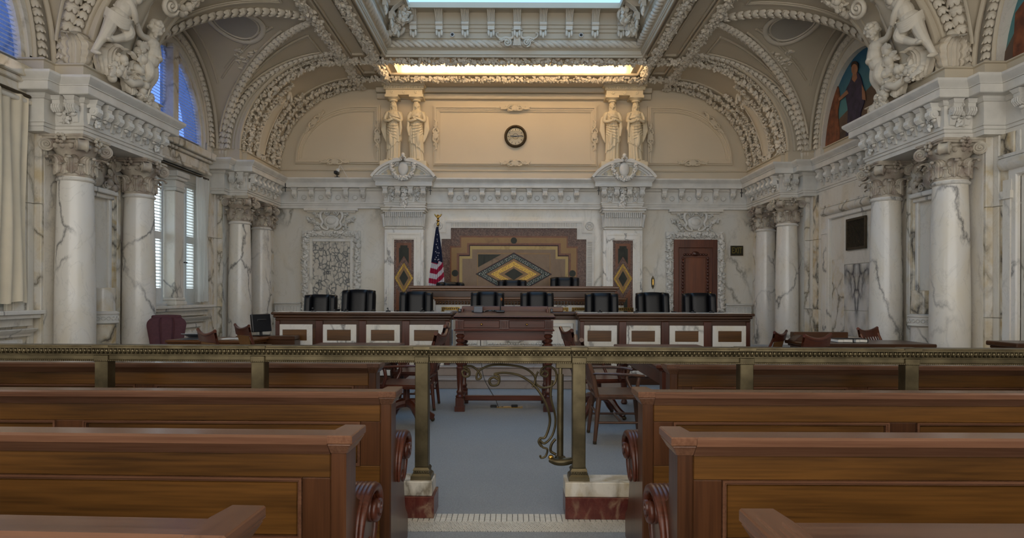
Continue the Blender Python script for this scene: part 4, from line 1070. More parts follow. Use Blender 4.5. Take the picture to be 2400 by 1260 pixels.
def caryatid(kind):
    b = MB(); n = 44
    def ring(z, rx, ry, cx=0, cy=0, fold=.0, ph=0, hem=None):
        return [(cx + (rx + fold * cos(15 * t + ph + 2.2 * sin(3 * t))) * cos(t), cy + (ry + fold * cos(15 * t + ph + 2.2 * sin(3 * t))) * sin(t), z + (hem(t) if hem else 0)) for t in [2 * pi * k / n for k in range(n)]]
    sw = 1 if kind == 0 else -1
    b.loft([ring(.0, .168, .13, 0, 0, .014), ring(.05, .16, .125, 0, 0, .013), ring(.25, .15, .12, .01 * sw, 0, .012, .3), ring(.5, .155, .122, .02 * sw, -.005, .008, .6), ring(.72, .165, .13, .022 * sw, 0, .006, 1), ring(.85, .14, .112, .012 * sw, 0, .005, 1.2),
            ring(.93, .122, .098, .0, 0, .004), ring(1.02, .135, .105, 0, -.005, .005), ring(1.1, .155, .105, 0, 0, .004), ring(1.15, .16, .088, 0, 0, .002), ring(1.185, .12, .07), ring(1.2, .06, .055)])
    hem = lambda t: .14 * cos(t - (0 if sw > 0 else pi)) * sw * sw - .03 * cos(9 * t)
    b.loft([ring(.34, .185, .15, .012 * sw, 0, .012, .5, hem), ring(.36, .178, .146, .012 * sw, 0, .012, .5, hem), ring(.52, .178, .142, .018 * sw, 0, .010, .8, lambda t: hem(t) * .7), ring(.7, .178, .142, .02 * sw, 0, .008, 1, lambda t: hem(t) * .3), ring(.84, .15, .122, .01 * sw, 0, .008, 1.3), ring(.88, .135, .108, 0, 0, .004)])
    for k in range(5):      # swags of cloth across the hips
        z = .86 - .055 * k
        b.tube([(-.16 * sw, -.05, z + .02), (-.06 * sw, -.145, z - .035 - .01 * k), (.06 * sw, -.15, z - .05 - .015 * k), (.165 * sw, -.06, z + .01 - .05 * k)], [.008, .012, .012, .008], 6)
    b.ell((sw * -.05, -.11, .5), (.055, .06, .17), 10, 8)              # bent knee under the cloth
    for q in (-1, 1): b.ell((q * .06, -.082, 1.045), (.05, .042, .05), 10, 8)
    for k in range(7):      # gathered cloth across the breast, from one shoulder to the other side
        u = k / 6; b.tube(bez([(-sw * (.13 - .02 * u), -.055, 1.155 - .03 * u), (-sw * .06, -.118, 1.11 - .055 * u), (sw * .04, -.125, 1.075 - .05 * u), (sw * (.14 + .01 * u), -.06, 1.06 - .05 * u)], 4), .0085, 6)
    limb(b, [(0, 0, 1.15), (0, -.012, 1.25)], [.055, .047])
    head(b, (0, -.02, 1.315), .082, (-.12 * sw, -1, -.08), seed=3 + kind, long=True, curls=False)
    # arms folded at the waist, cloth over them
    limb(b, [(.158, 0, 1.125), (.195, -.03, .97), (.165, -.1, .93)], [.05, .045, .036]); limb(b, [(.165, -.1, .93), (.08, -.15, .955), (.01, -.16, .985)], [.038, .032, .026]); hand(b, (.015, -.16, .985), (-1, -.1, .25), (0, -1, 0), .021)
    limb(b, [(-.158, 0, 1.125), (-.195, -.03, .97), (-.165, -.1, .93)], [.05, .045, .036]); limb(b, [(-.165, -.1, .93), (-.09, -.15, .92), (-.03, -.165, .94)], [.038, .032, .026]); hand(b, (-.035, -.165, .94), (1, -.1, .2), (0, -1, 0), .021)
    for q in (-1, 1): b.tube([(q * .13, -.05, 1.15), (q * .185, -.045, 1.04), (q * .195, -.04, .95)], [.035, .045, .04], 8)
    b.tube([(.18 * sw, -.09, .92), (.19 * sw, -.1, .75), (.17 * sw, -.1, .58)], [.03, .04, .015], 8)
    # long feathered wing hanging behind the outer side
    for k in range(9):
        a = k / 8; b.tube([(-sw * (.16 + .09 * a), .06, 1.12 - .06 * a), (-sw * (.2 + .08 * a), .03, .85 - .1 * a), (-sw * (.17 + .05 * a), .02, .45 + .1 * a)], [.02, .028, .012], 6)
    for q in (-1, 1): b.ell((q * .06, -.13, .02), (.04, .06, .025), 8, 6)
    b.box(-.19, .19, -.15, .13, -.04, .01)
    return fuse(b, 'body', M['statue'], .006, 1)
CAR = [caryatid(0), caryatid(1)]
ECH = mesh_from(MB().lathe([(.085, 0), (.1, .015), (.1, .03), (.09, .04), (.12, .065), (.15, .08), (.15, .09)], 24), 'head_cushion', M['statue'], 50)
nm = {(-1, 0): 'caryatid left of the clock, outer of its pair, hands folded', (-1, 1): 'caryatid left of the clock, inner of its pair, wing at right', (1, 0): 'caryatid right of the clock, inner of its pair, hands folded', (1, 1): 'caryatid right of the clock, outer of its pair, wing at right'}
for s in (-1, 1):
    for k, x in enumerate((-.28, .27)):
        t = thing('caryatid_statue', 'cream draped ' + nm[(s, k)], 'statue', (s * 2.6 + x + .02, 15.2, 4.56))
        o = obj('body', CAR[k], t); o2 = obj('head_cushion', ECH, t, (0, -.01, 1.40))
    # bracketed block they carry and their footing
    b = MB().box(s * 2.6 - .44, s * 2.6 - .13, 15.05, YB - .05, 6.045, 6.104).box(s * 2.6 + .13, s * 2.6 + .46, 15.05, YB - .05, 6.045, 6.104).box(s * 2.6 - .42, s * 2.6 + .44, 15.07, YB - .05, 6.1, 6.225)
    b.box(s * 2.6 - .46, s * 2.6 + .48, 15.03, YB - .05, 6.22, 6.3).box(s * 2.6 - .5, s * 2.6 + .52, 14.98, YB - .05, 6.3, 6.36)
    for k in range(3): b.lathe([(.04, 0), (.04, .015), (.02, .02), (0, .012)], 16, tf=MX.Translation((s * 2.6 - .27 + .28 * k, 15.07, 6.16)) @ MX.Rotation(pi / 2, 4, 'X'))
    for k in range(16): b.ell((s * 2.6 - .43 + .06 * k, 15.03, 6.27), (.022, .025, .035), 6, 5)
    b.build('caryatid_entablature', M['statue'], WB, 20)
    MB().box(s * 2.6 - .55, s * 2.6 + .55, 15.0, YB - .05, 4.16, 4.53).build('caryatid_footing', M['statue'], WB, 0, bevel=.01)

# ------------------------------------------------------------ segmental pediments on the cornice
for s in (-1, 1):
    t = thing('curved_pediment', 'white curved pediment with shield and fruit wreath under the %s caryatids' % ('left' if s < 0 else 'right'), 'pediment', (s * 2.58, 14.92, 4.16))
    hw, h = .76, .40; R = (hw * hw + h * h) / (2 * h); th = math.asin(hw / R); n = 24
    arc = lambda dr: [((R + dr) * sin(-th + 2 * th * k / n), h - R + (R + dr) * cos(-th + 2 * th * k / n)) for k in range(n + 1)]
    for (d0, d1, ya, yb) in ((-.06, .0, -.04, .3), (-.11, -.06, .02, .3), (-.15, -.11, .06, .3)):
        b = MB(); o, i_ = arc(d1), arc(d0)
        for k in range(n): b.prism([i_[k], i_[k + 1], o[k + 1], o[k]], ya, yb, 'y')
        b.build('arched_cornice', M['marble_c'], t, 30, weld=True)
    tp = [p for p in arc(-.13) if p[1] > .0]
    MB().prism(tp + [(tp[-1][0], 0), (tp[0][0], 0)], .12, .3, 'y').build('tympanum', M['marble_c'], t, 0)
    MB().box(-.72, .72, .0, .3, -.02, .025).build('pediment_base', M['marble_c'], t, 0, bevel=.008)
    b = MB()
    b.ell((0, .02, .17), (.12, .05, .17), 18, 12)
    for q in (-1, 1):
        scroll(b, (q * .24, .0, .30), .085, (0, -1, 0), (-q, 0, 0), 2.0, pi / 2, q, .25); b.tube([(q * .06, 0, .36), (q * .13, -.02, .4), (q * .24, 0, .39)], .025, 6)
        scroll(b, (q * .43, .08, .09), .05, (0, -1, 0), (-q, 0, 0), 1.8, 0, q, .3); scroll(b, (q * .54, .09, .05), .035, (0, -1, 0), (q, 0, 0), 1.6, 0, q, .3)
    for q in (-1, 1): b.tube([(q * .03, -.03, .36), (q * .06, -.05, .42), (q * .02, -.04, .44)], .022, 6)
    b.ell((0, -.02, .48), (.05, .05, .06), 10, 8)
    b.build('shield', M['marble_c'], t, 60)
    garland([(-.27, -.02, .28), (-.25, -.03, .12), (-.14, -.05, -.03), (0, -.06, -.09), (.14, -.05, -.03), (.25, -.03, .12), (.27, -.02, .28)], (0, -1, 0), .055, .045, 'fruit', seed=2).build('fruit_wreath', M['marble_c'], t, 60)

# ------------------------------------------------------------ plaster frames on the lunette
def clasp(b, c, ax, L=.3):
    """acanthus clasp on a frame; ax = unit vector along the frame in (x, z)"""
    ax = V((ax[0], 0, ax[1])); pr = V((0, -1, 0)).cross(ax); c = V(c)
    for k in range(-2, 3): b.ell(c + ax * k * .028, (.02, .04, .085 - .008 * abs(k)), 6, 6, rot=basis(pr, (0, -1, 0)))
    for q in (-1, 1):
        b.tube(bez([c + ax * q * .05 + pr * .05, c + ax * q * .12 + pr * .055, c + ax * q * .19 - pr * .01, c + ax * q * .27 - pr * .03, c + ax * q * .35 + pr * .01, c + ax * q * .37 + pr * .04], 5), [.03 - .0009 * i for i in range(26)], 7)
        b.tube(bez([c + ax * q * .05 - pr * .05, c + ax * q * .1 - pr * .065, c + ax * q * .17 - pr * .03, c + ax * q * .2 + pr * .03, c + ax * q * .25 + pr * .045], 5), [.026 - .0009 * i for i in range(21)], 7)
        scroll(b, c + ax * q * .15 - pr * .045, .045, (0, -1, 0), ax, 1.4, 0, q, .3)
        for k in range(4): b.ell(c + ax * q * (.22 + .035 * k) + pr * (.012 - .012 * k), (.014, .02, .034), 6, 5, rot=basis(ax * q + pr * .5, (0, -1, 0)))
YP = YB - .05
def inset(poly, d):
    n = len(poly); out = []
    A = sum(poly[i][0] * poly[(i + 1) % n][1] - poly[(i + 1) % n][0] * poly[i][1] for i in range(n)); sg = 1 if A > 0 else -1
    for i in range(n):
        p0, p1, p2 = poly[i - 1], poly[i], poly[(i + 1) % n]
        d0 = V((p1[0] - p0[0], p1[1] - p0[1])).normalized(); d1 = V((p2[0] - p1[0], p2[1] - p1[1])).normalized()
        n0 = V((-d0.y, d0.x)) * sg; n1 = V((-d1.y, d1.x)) * sg; q = max(.3, 1 + n0.dot(n1)); m = (n0 + n1) / q
        out.append((p1[0] + m.x * d, p1[1] + m.y * d))
    return out
def plaster_frame(poly, clasps, m):
    t = MB()
    for d0, d1, pr in ((0, .035, .05), (.035, .07, .085), (.07, .105, .055), (.105, .135, .035), (.135, .155, .02)):
        t.frame(inset(poly, d0), inset(poly, d1), YP - pr, YP, 'y')
    o = t.build('panel_frame', m, WB, 30)
    for c, ax in clasps:
        b = MB(); clasp(b, (c[0], YP - .09, c[1]), ax); b.build('acanthus_clasp', m, o, 60)
    return o
plaster_frame(rect(-1.94, 2.0, 4.5, 5.95), [((.03, 4.56), (1, 0)), ((.03, 5.88), (1, 0)), ((-1.88, 5.22), (0, 1)), ((1.94, 5.22), (0, 1))], M['wallcream'])
for s in (-1, 1):
    pl_ = [(s * 5.27, 4.53), (s * 3.22, 4.53), (s * 3.22, 5.95)] + [(s * (3.75 + 1.52 * sin(pi / 2 * k / 14)), 4.66 + 1.29 * cos(pi / 2 * k / 14)) for k in range(15)]
    if s > 0: pl_ = pl_[::-1] if False else pl_
    plaster_frame(pl_, [((s * 4.3, 4.58), (1, 0)), ((s * 3.28, 5.2), (0, 1)), ((s * 4.80, 5.53), V((-s * .66, .75)).normalized())], M['wallcream'])

# ------------------------------------------------------------ wall clock
t = thing('wall_clock', 'round bronze-rimmed clock with pale dial high on the back wall', 'clock', (.04, YP - .02, 5.21))
RX = MX.Rotation(pi / 2, 4, 'X')
MB().lathe([(.27, -.02), (.27, .03), (.255, .05), (.235, .055), (.215, .04), (.205, .01)], 48, tf=RX, cap=False).build('rim', M['dkbronze'], t, 50)
MB().lathe([(.21, -.01), (.21, .008), (0, .008)], 48, tf=RX).build('dial', plain('dial_paint', 'a39a80', .6, var=.08), t, 30)
b = MB()
for k in range(12):
    a = pi * 2 * k / 12; b.box(-.006, .006, -.012, -.008, .15, .19, tf=MX.Rotation(a, 4, 'Y'))
b.build('hour_marks', M['black'], t, 0)
for L, w, a in ((.13, .009, radians(-86)), (.17, .006, radians(84))):
    MB().box(-w, w, -.018, -.014, -.03, L, tf=MX.Rotation(a, 4, 'Y')).build('clock_hand', M['black'], t, 0)
b = MB().lathe([(.07, .008), (.066, .012), (.062, .008)], 32, tf=RX, cap=False); b.build('dial_ring', M['dkbronze'], t, 40)
mg = D.materials.new('clock_glass'); mg.use_nodes = True; mg.node_tree.links.clear()
n_ = mg.node_tree; o_ = n_.nodes['Material Output']; a_ = n_.nodes.new('ShaderNodeBsdfTransparent'); g_ = n_.nodes.new('ShaderNodeBsdfGlossy'); g_.inputs['Roughness'].default_value = .03; x_ = n_.nodes.new('ShaderNodeMixShader'); x_.inputs[0].default_value = .025
n_.links.new(a_.outputs[0], x_.inputs[1]); n_.links.new(g_.outputs[0], x_.inputs[2]); n_.links.new(x_.outputs[0], o_.inputs[0]); M['clockglass'] = mg
MB().lathe([(.207, .03), (.15, .045), (.08, .053), (0, .056)], 40, tf=RX, cap=False).build('cover_glass', M['clockglass'], t, 60)

# ------------------------------------------------------------ inlaid pilasters of the back wall
def diamond(cx, cz, hw, hh): return [(cx - hw, cz), (cx, cz - hh), (cx + hw, cz), (cx, cz + hh)]
for s in (-1, 1):
    sd = 'left, partly behind the flag side of the bench' if s < 0 else 'right, beside the bronze wall plate'
    t = thing('inlaid_pilaster', 'white marble pilaster with coloured stone inlay and diamond, %s of the bench' % ('left' if s < 0 else 'right'), 'pilaster', (s * 2.6, 15.2, 0))
    MB().box(-.47, .47, .0, .28, 0, 2.95).build('body', M['marble'], t, 0, bevel=.01)
    f = MB()
    for d0, d1, y0 in ((0, .04, -.03), (.04, .1, -.015), (.1, .14, -.035), (.14, .165, -.01)):
        f.frame(inset(rect(-.40, .40, .2, 2.86), d0), inset(rect(-.40, .40, .2, 2.86), d1), y0, .02, 'y')
    f.build('frame_moulding', M['marble'], t, 0)
    c = MB().box(-.46, .46, -.03, .28, 2.95, 3.0).box(-.455, .455, -.06, .28, 3.0, 3.36)
    c.box(-.5, .5, -.1, .28, 3.34, 3.38).box(-.53, .53, -.14, .28, 3.38, 3.44).box(-.55, .55, -.17, .28, 3.44, 3.47)
    co = c.build('capital', M['marble'], t, 0, bevel=.01)
    fl_ = MB()
    for k in range(19):
        x = -.42 + k * .84 / 18
        fl_.tube([(x, -.065, 3.01), (x, -.075, 3.22), (x, -.1, 3.34)], [.014, .016, .02], 6); fl_.ell((x, -.085, 3.24), (.02, .02, .03), 6, 5)
        if k < 18: fl_.ell((x + .023, -.075, 3.02), (.012, .014, .012), 6, 4)
    fl_.build('fluting', M['marble_c'], co, 60)
    for q in (-1, 1): MB().tube([(q * .47, -.03, 3.0), (q * .48, -.04, 3.15), (q * .5, -.07, 3.3)], [.03, .03, .05], 8).build('side_scroll', M['marble_c'], co, 60)
    zc = 1.4 + (690 - 652) * .01013
    inl = [('breccia_field', rect(-.235, .235, .36, 2.70), 'breccia', -.004), ('brown_arch', [(-.18, 1.98), (-.18, 2.62), (.18, 2.62), (.18, 1.98), (0, 2.28)], 'brownst', -.007),
           ('green_arch', [(-.115, 2.12), (-.115, 2.5), (-.085, 2.5), (-.085, 2.56), (.085, 2.56), (.085, 2.5), (.115, 2.5), (.115, 2.12), (0, 2.31)], 'greenst', -.010),
           ('gold_mosaic_diamond', diamond(0, zc, .225, .37), 'dark_mos', -.008), ('tan_diamond', diamond(0, zc, .17, .29), 'tan', -.012), ('green_diamond', diamond(0, zc, .105, .19), 'greenst', -.016),
           ('brown_foot', [(-.18, .45), (.18, .45), (.18, 1.55), (0, 1.28), (-.18, 1.55)], 'brownst', -.007), ('green_foot', [(-.11, .55), (.11, .55), (.11, 1.35), (0, 1.16), (-.11, 1.35)], 'greenst', -.010)]
    for nm_, poly, m, y in inl: MB().prism(poly, y, .02, 'y').build(nm_, M[m], t, 0)
    MB().frame(rect(-.235, .235, .36, 2.70), rect(-.2, .2, .4, 2.66), -.006, .02, 'y').build('breccia_border', M['breccia'], t, 0)
    b = MB(); rr = random.Random(4)     # tesserae of the diamond rim
    for k in range(12):
        dm = diamond(0, zc, *((.183, .308), (.198, .33), (.213, .352))[k // 4]); p0 = dm[k % 4]; p1 = dm[(k + 1) % 4]
        for i in range(20):
            u = (i + rr.uniform(.3, .7)) / 20; b.box(-.008, .008, -.0105, -.007, -.008, .008, tf=MX.Translation((p0[0] + (p1[0] - p0[0]) * u, 0, p0[1] + (p1[1] - p0[1]) * u)) @ MX.Rotation(pi / 4, 4, 'Y'))
    stuff(b.build('mosaic_chips', M['gold'], t, 0))

# ------------------------------------------------------------ stepped inlay panel behind the judges
t = thing('inlaid_stone_panel', 'wide stepped panel of coloured stone inlay with mosaic diamond behind the judges', 'stone panel', (.01, 15.48, 0))
K = .01028
def stp(h1, y1, h2, y2, yb=760):
    f = lambda h, y: (h * K, EYE + (690 - y) * K)
    return [f(-h2, yb), f(h2, yb), f(h2, y2), f(h1, y2), f(h1, y1), f(-h1, y1), f(-h1, y2), f(-h2, y2)]
fo, fi = stp(163, 517, 188, 540, 762), stp(148, 534, 170, 560, 745)
f = MB()
for a, c, y in ((0, .25, -.05), (.25, .85, -.03), (.85, 1, -.045)):
    L = lambda u: [(p[0] + (q[0] - p[0]) * u, p[1] + (q[1] - p[1]) * u) for p, q in zip(fo, fi)]
    f.frame(L(a), L(c), y, .02, 'y')
f.build('white_frame', M['marble_c'], t, 0)
b = MB()
for k in range(74):
    x = (-146 + k * 4) * K; b.tube([(x, -.035, EYE + (690 - 520.5) * K), (x, -.04, EYE + (690 - 527) * K), (x, -.035, EYE + (690 - 532) * K)], [.011, .014, .011], 5)
for q in (-1, 1):
    for k in range(36):
        z = EYE + (690 - 566 - k * 4) * K; b.tube([(q * 173 * K, -.035, z), (q * 179 * K, -.04, z), (q * 184 * K, -.035, z)], [.011, .014, .011], 5)
stuff(b.build('frame_fluting', M['marble_c'], t, 60))
for q in (-1, 1):
    b = MB().lathe([(.105, 0), (.1, .02), (.085, .022), (.08, .01), (0, .012)], 28, tf=MX.Translation((q * 178 * K, 0, EYE + (690 - 528) * K)) @ RX)
    for k in range(6): b.ell((q * 178 * K + .045 * cos(k * pi / 3), -.015, EYE + (690 - 528) * K + .045 * sin(k * pi / 3)), (.022, .012, .022), 6, 5)
    b.build('corner_rosette', M['marble_c'], t, 50)
D_ = lambda hw, hh: diamond(0, EYE + (690 - 642) * K, hw * K, hh * K)
lay = [('breccia_field', stp(148, 534, 170, 560), 'breccia'), ('brown_border', stp(127, 552, 150, 576), 'brownst'), ('tan_band', stp(124, 556, 147, 580), 'tan'), ('brown_step', stp(110, 569, 134, 593), 'brownst'), ('dark_line', stp(105, 573, 129, 597), 'dark_mos'),
       ('yellow_band', stp(103, 576, 128, 600), 'yellow'), ('pink_field', stp(98, 584, 121, 606), 'pinkst'), ('tan_rectangle', [(x * K, EYE + (690 - y) * K) for x, y in ((-86, 760), (86, 760), (86, 592), (-86, 592))], 'tan'), ('inner_field', [(x * K, EYE + (690 - y) * K) for x, y in ((-84, 760), (84, 760), (84, 595), (-84, 595))], 'pinkst'),
       ('purple_line', D_(90, 51), 'dark_mos'), ('teal_mosaic', D_(87, 48.5), 'teal_mos'), ('purple_line', D_(66, 37), 'dark_mos'), ('tan_diamond', D_(64, 36), 'tan'), ('gold_mosaic', D_(54, 30), 'gold'), ('tan_diamond', D_(36, 19), 'tan'), ('green_diamond', D_(22, 14), 'greenst')]
for i, (nm_, poly, m) in enumerate(lay): MB().prism(poly, -.004 - .0022 * i, .01, 'y').build(nm_, M[m], t, 0)
for q in (-1, 1):
    tri = [(q * 84 * K, EYE + (690 - 596) * K), (q * 30 * K, EYE + (690 - 596) * K), (q * 84 * K, EYE + (690 - 626) * K)]
    MB().prism(tri if q > 0 else tri, -.0245, .01, 'y').build('green_triangle', M['greenst'] if q < 0 else M['pinkst'], t, 0)
    MB().lathe([(.08, 0), (.08, .004), (0, .004)], 24, tf=MX.Translation((q * 138 * K, -.012, EYE + (690 - 640) * K)) @ RX).build('green_roundel', M['greenst'], t, 30)
MB().lathe([(.075, 0), (.075, .005), (0, .005)], 24, tf=MX.Translation((0, -.02, EYE + (690 - 563) * K)) @ RX).build('green_roundel', M['greenst'], t, 30)
b = MB(); rr = random.Random(8)
b2 = MB()
for (hw, hh, nn, tgt, y) in ((82, 45.5, 24, b, -.027), (76, 42.5, 20, b, -.027), (71, 39.5, 20, b, -.027), (50, 28, 22, b2, -.036), (45, 25, 20, b2, -.036), (40, 22, 18, b2, -.036)):
    dd = D_(hw, hh)
    for k in range(4):
        for i in range(nn):
            u = (i + rr.uniform(.2, .8)) / nn; p0, p1 = dd[k], dd[(k + 1) % 4]; w = rr.uniform(.004, .008)
            tgt.box(-w, w, y, y + .01, -w, w, tf=MX.Translation((p0[0] + (p1[0] - p0[0]) * u, 0, p0[1] + (p1[1] - p0[1]) * u)) @ MX.Rotation(rr.uniform(0, 1.5), 4, 'Y'))
stuff(b.build('mosaic_chips', M['white_mos'], t, 0)); stuff(b2.build('mosaic_chips', M['dark_mos'], t, 0))

# ------------------------------------------------------------ door and its twin marble panel: carved surrounds
def surround(cx, label, panel, w=.53, m='marble_c'):
    t = thing('carved_surround', label, 'door surround' if not panel else 'panel surround', (cx, 15.5, 0))
    zt = 2.74
    for x0, x1 in ((-w - .17, -w - .02), (w + .02, w + .17)): MB().box(x0, x1, -.05, .0, 0, zt + .021).build('jamb', M[m], t, 0, bevel=.006)
    MB().box(-w - .175, w + .175, -.055, 0, zt + .02, zt + .19).build('lintel', M[m], t, 0, bevel=.006)
    MB().frame(rect(-w - .02, w + .02, -.1, zt + .02), rect(-w, w, -.2, zt), -.07, 0, 'y').build('inner_bead', M['marble'], t, 0)
    for q in (-1, 1):
        garland([(q * (w + .095), -.05, .1), (q * (w + .095), -.05, zt + .1)], (0, -1, 0), .085, .075, 'fruit', seed=11 + q).build('carved_fruit', M[m], t, 60)
    garland([(-w - .1, -.055, zt + .105), (w + .1, -.055, zt + .105)], (0, -1, 0), .075, .08, 'fruit', seed=15).build('carved_fruit', M[m], t, 60)
    b = MB(); zc = zt + .42                                  # scrolled cartouche
    b.ell((0, -.04, zc - .02), (.2, .05, .17), 16, 10); b.ell((0, -.07, zc), (.13, .04, .1), 14, 8)
    for q in (-1, 1):
        scroll(b, (q * .11, -.07, zc + .2), .075, (0, -1, 0), (-q, 0, 0), 1.8, pi / 2, q, .3)
        b.tube(bez([(q * .14, -.06, zc + .27), (q * .25, -.06, zc + .2), (q * .26, -.06, zc + .08), (q * .21, -.06, zc - .02), (q * .24, -.06, zc - .12), (q * .17, -.06, zc - .19), (q * .08, -.06, zc - .2), (q * .1, -.06, zc - .13)], 5), [.04 - .0005 * i for i in range(36)], 8)
        garland([(q * .3, -.04, zc - .14), (q * .4, -.04, zc - .02), (q * .5, -.04, zc + .04), (q * .56, -.03, zc + .02)], (0, -1, 0), .09, .05, 'leaf', b, 21 + q)
        garland([(q * .26, -.04, zc - .2), (q * .42, -.04, zc - .17)], (0, -1, 0), .08, .06, 'leaf', b, 31 + q)
        garland([(q * .3, -.04, zc + .1), (q * .42, -.04, zc + .2)], (0, -1, 0), .07, .05, 'leaf', b, 41 + q)
    b.build('cartouche', M[m], t, 60)
    MB().box(-w - .06, w + .06, -.08, 0, 3.36, 3.4).box(-w - .12, w + .12, -.14, 0, 3.4, 3.46).build('hood', M['marble'], t, 0, bevel=.01)
    return t
surround(4.39, 'carved white marble fruit surround framing the brown door', False)
surround(-4.40, 'carved marble surround framing the netted grey-veined panel', True, .53, 'marble_c')
t = thing('veined_panel', 'tall marble panel with dense dark grey netted veins', 'stone panel', (-4.40, 15.49, 0))
for q in (-1, 1):
    o = MB().box(0, q * .53, -.02, .0, 0, 2.74).build('marble_slab', M['marble_n'], t, 0)
MB().frame(rect(-.53, .53, -.1, 2.74), rect(-.45, .45, -.2, 2.66), -.05, 0, 'y').build('panel_bead', M['marble'], t, 0, bevel=.01)

dr = thing('door_1', 'closed reddish-brown panelled wooden door', 'door', (4.39, 15.47, .45)); dr['kind'] = 'structure'; del dr['category']
MB().frame(rect(-.53, .53, -.02, 2.29), rect(-.40, .40, -.05, 2.09), -.06, .03, 'y').build('door_frame', M['doorwood'], dr, 0, bevel=.012)
MB().box(-.41, .41, -.02, .02, 0, 2.1).build('door_leaf', M['doorwood'], dr, 0)
MB().box(-.25, .25, -.035, .0, .2, 1.86).build('door_panel', wood('door_panel_wood', '4f2310', '7c4424', 2, .4, .6), dr, 0, bevel=.01)
b = MB()
for q in (-1, 1):
    for k in range(22): b.ell((q * .30, -.035, .2 + k * .078), (.034, .03, .045), 7, 6)
for k in range(9): b.ell((-.26 + k * .065, -.035, 1.93), (.04, .03, .03), 7, 6)
b.ell((0, -.05, 1.95), (.09, .04, .06), 10, 8); b.build('carved_bead', M['mahog_v'], dr, 60)
MB().ell((.36, -.05, 1.0), (.03, .03, .03), 10, 8).build('door_knob', M['brass'], dr)

t = thing('exit_sign', 'small dark bronze EXIT sign on the wall right of the door', 'sign', ((1726 - 1203) * .01033, 15.5, EYE + (690 - 585.5) * .01033))
MB().box(-.15, .15, -.03, 0, -.12, .12).build('plate', plain('dark_sign_plate', '2a2a1c', .4, metal=.5, var=.15), t, 0, bevel=.005)
MB().frame(rect(-.15, .15, -.12, .12), rect(-.135, .135, -.105, .105), -.036, -.02, 'y').build('border', M['dkbronze'], t, 0)
cu = D.curves.new('exit_text', 'FONT'); cu.body = 'EXIT'; cu.size = .21; cu.align_x = 'CENTER'; cu.align_y = 'CENTER'; cu.extrude = .003; cu.materials.append(plain('dull_gold_letter', '7a6a2c', .5, metal=.4))
to = obj('tmp', cu); lm = D.meshes.new_from_object(to.evaluated_get(bpy.context.evaluated_depsgraph_get())); D.objects.remove(to); D.curves.remove(cu)
lo = obj('lettering', lm, t, (0, -.034, 0), (pi / 2, 0, 0), (.58, 1, 1))
t = thing('wall_plate', 'tall narrow bronze plate on the marble wall left of the door', 'bell plate', ((1530 - 1203) * .01033, 15.5, EYE + (690 - 661) * .01033))
MB().prism([(-.03, -.1), (-.04, -.03), (-.04, .1), (-.02, .13), (0, .17), (.02, .13), (.04, .1), (.04, -.03), (.03, -.1), (0, -.16)], -.02, 0, 'y').build('plate', M['bronze'], t, 0, bevel=.005)
MB().box(-.012, .012, -.03, 0, -.05, .08).build('slot', M['brass'], t, 0); MB().ell((0, -.025, -.09), (.018,) * 3, 8, 6).build('button', M['dkbronze'], t)

# carved dado band either side of the bench
for x0, x1 in ((-5.75, -5.12), (5.12, 5.75)):
    o = MB().box(x0, x1, 15.42, 15.5, .93, 1.16).box(x0, x1, 15.38, 15.5, 1.16, 1.2).build('dado_band', M['marble_c'], WB, 0, bevel=.006)
    b = MB()
    for k in range(8): b.tube([(x0 + .05 + k * .075 + .042 * cos(j * pi / 8), 15.418, 1.05 + .07 * sin(j * pi / 8)) for j in range(16)], .01, 5, closed=True)
    b.build('chain_relief', M['marble_c'], o, 50)

# small black things on the cornice
for px, py, lab in ((668, 441, 'in the far left corner'), (1008, 447, 'right of the left pediment'), (1402, 446, 'left of the right pediment'), (1737, 450, 'in the far right corner')):
    y = 15.0; x, z = P(px, py, y); t = thing('cornice_hook', 'small black cross-shaped fixture under the cornice %s' % lab, 'fixture', (x, y, z))
    MB().box(-.008, .008, -.01, .01, -.1, .1).build('upright', M['black'], t, 0); MB().box(-.035, .035, -.015, .0, -.008, .008).build('crossbar', M['black'], t, 0)
x, z = P(787, 412, 15.12); t = thing('security_camera', 'small black camera on a bracket standing on the left cornice', 'camera', (x, 15.2, 4.16))
MB().box(-.045, .045, -.14, .04, .07, .14).build('housing', M['black'], t, 0, bevel=.012)
MB().tube([(0, -.14, .105), (0, -.17, .105)], .03, 12).build('lens', M['black'], t); MB().tube([(0, 0, 0), (0, 0, .08)], .015, 8).tube([(-.06, 0, .01), (.06, 0, .01)], .012, 8).build('bracket', M['black'], t)
MB().tube(bez([(.02, 0, .14), (.05, .05, .3), (.12, .1, .2), (.22, .12, .02)], 6), .005, 5).build('cable', M['white'], t)
MB().box(-.02, .05, .0, .03, .14, .22).build('sensor_block', M['white'], t, 0, bevel=.006)

# ------------------------------------------------------------ bench of the judges
t = thing('judges_bench', 'long raised wooden bench with marble and gold mosaic front below the inlaid panel', 'bench', (0, 12.6, .45))
X0, X1 = -2.08, 2.09
MB().box(X0, X1, 0, .62, 1.065, 1.12).box(X0 + .04, X1 - .04, .03, .6, 1.02, 1.065).build('top', M['bench'], t, 0, bevel=.012)
MB().box(X0 + .08, X1 - .08, .08, .5, .90, 1.02).build('fascia', M['bench_dk'], t, 0, bevel=.004)
MB().box(X0 + .5, X1 + .15, .02, .5, .85, .90).box(X0 + .52, X1 + .13, .05, .5, .82, .85).build('lower_cornice', M['bench'], t, 0, bevel=.01)
b = MB()
for k in range(60): b.ell((X0 + .58 + k * .062, .06, .785), (.022, .02, .03), 6, 5)
MB().box(X0 + .54, X1 + .1, .08, .5, .745, .82).build('frieze', M['bench_dk'], t, 0); stuff(b.build('egg_moulding', M['walnut'], t, 60))
MB().box(X0 + .55, X1 + .1, .09, .5, 0, .745).build('marble_front', M['marble'], t, 0)
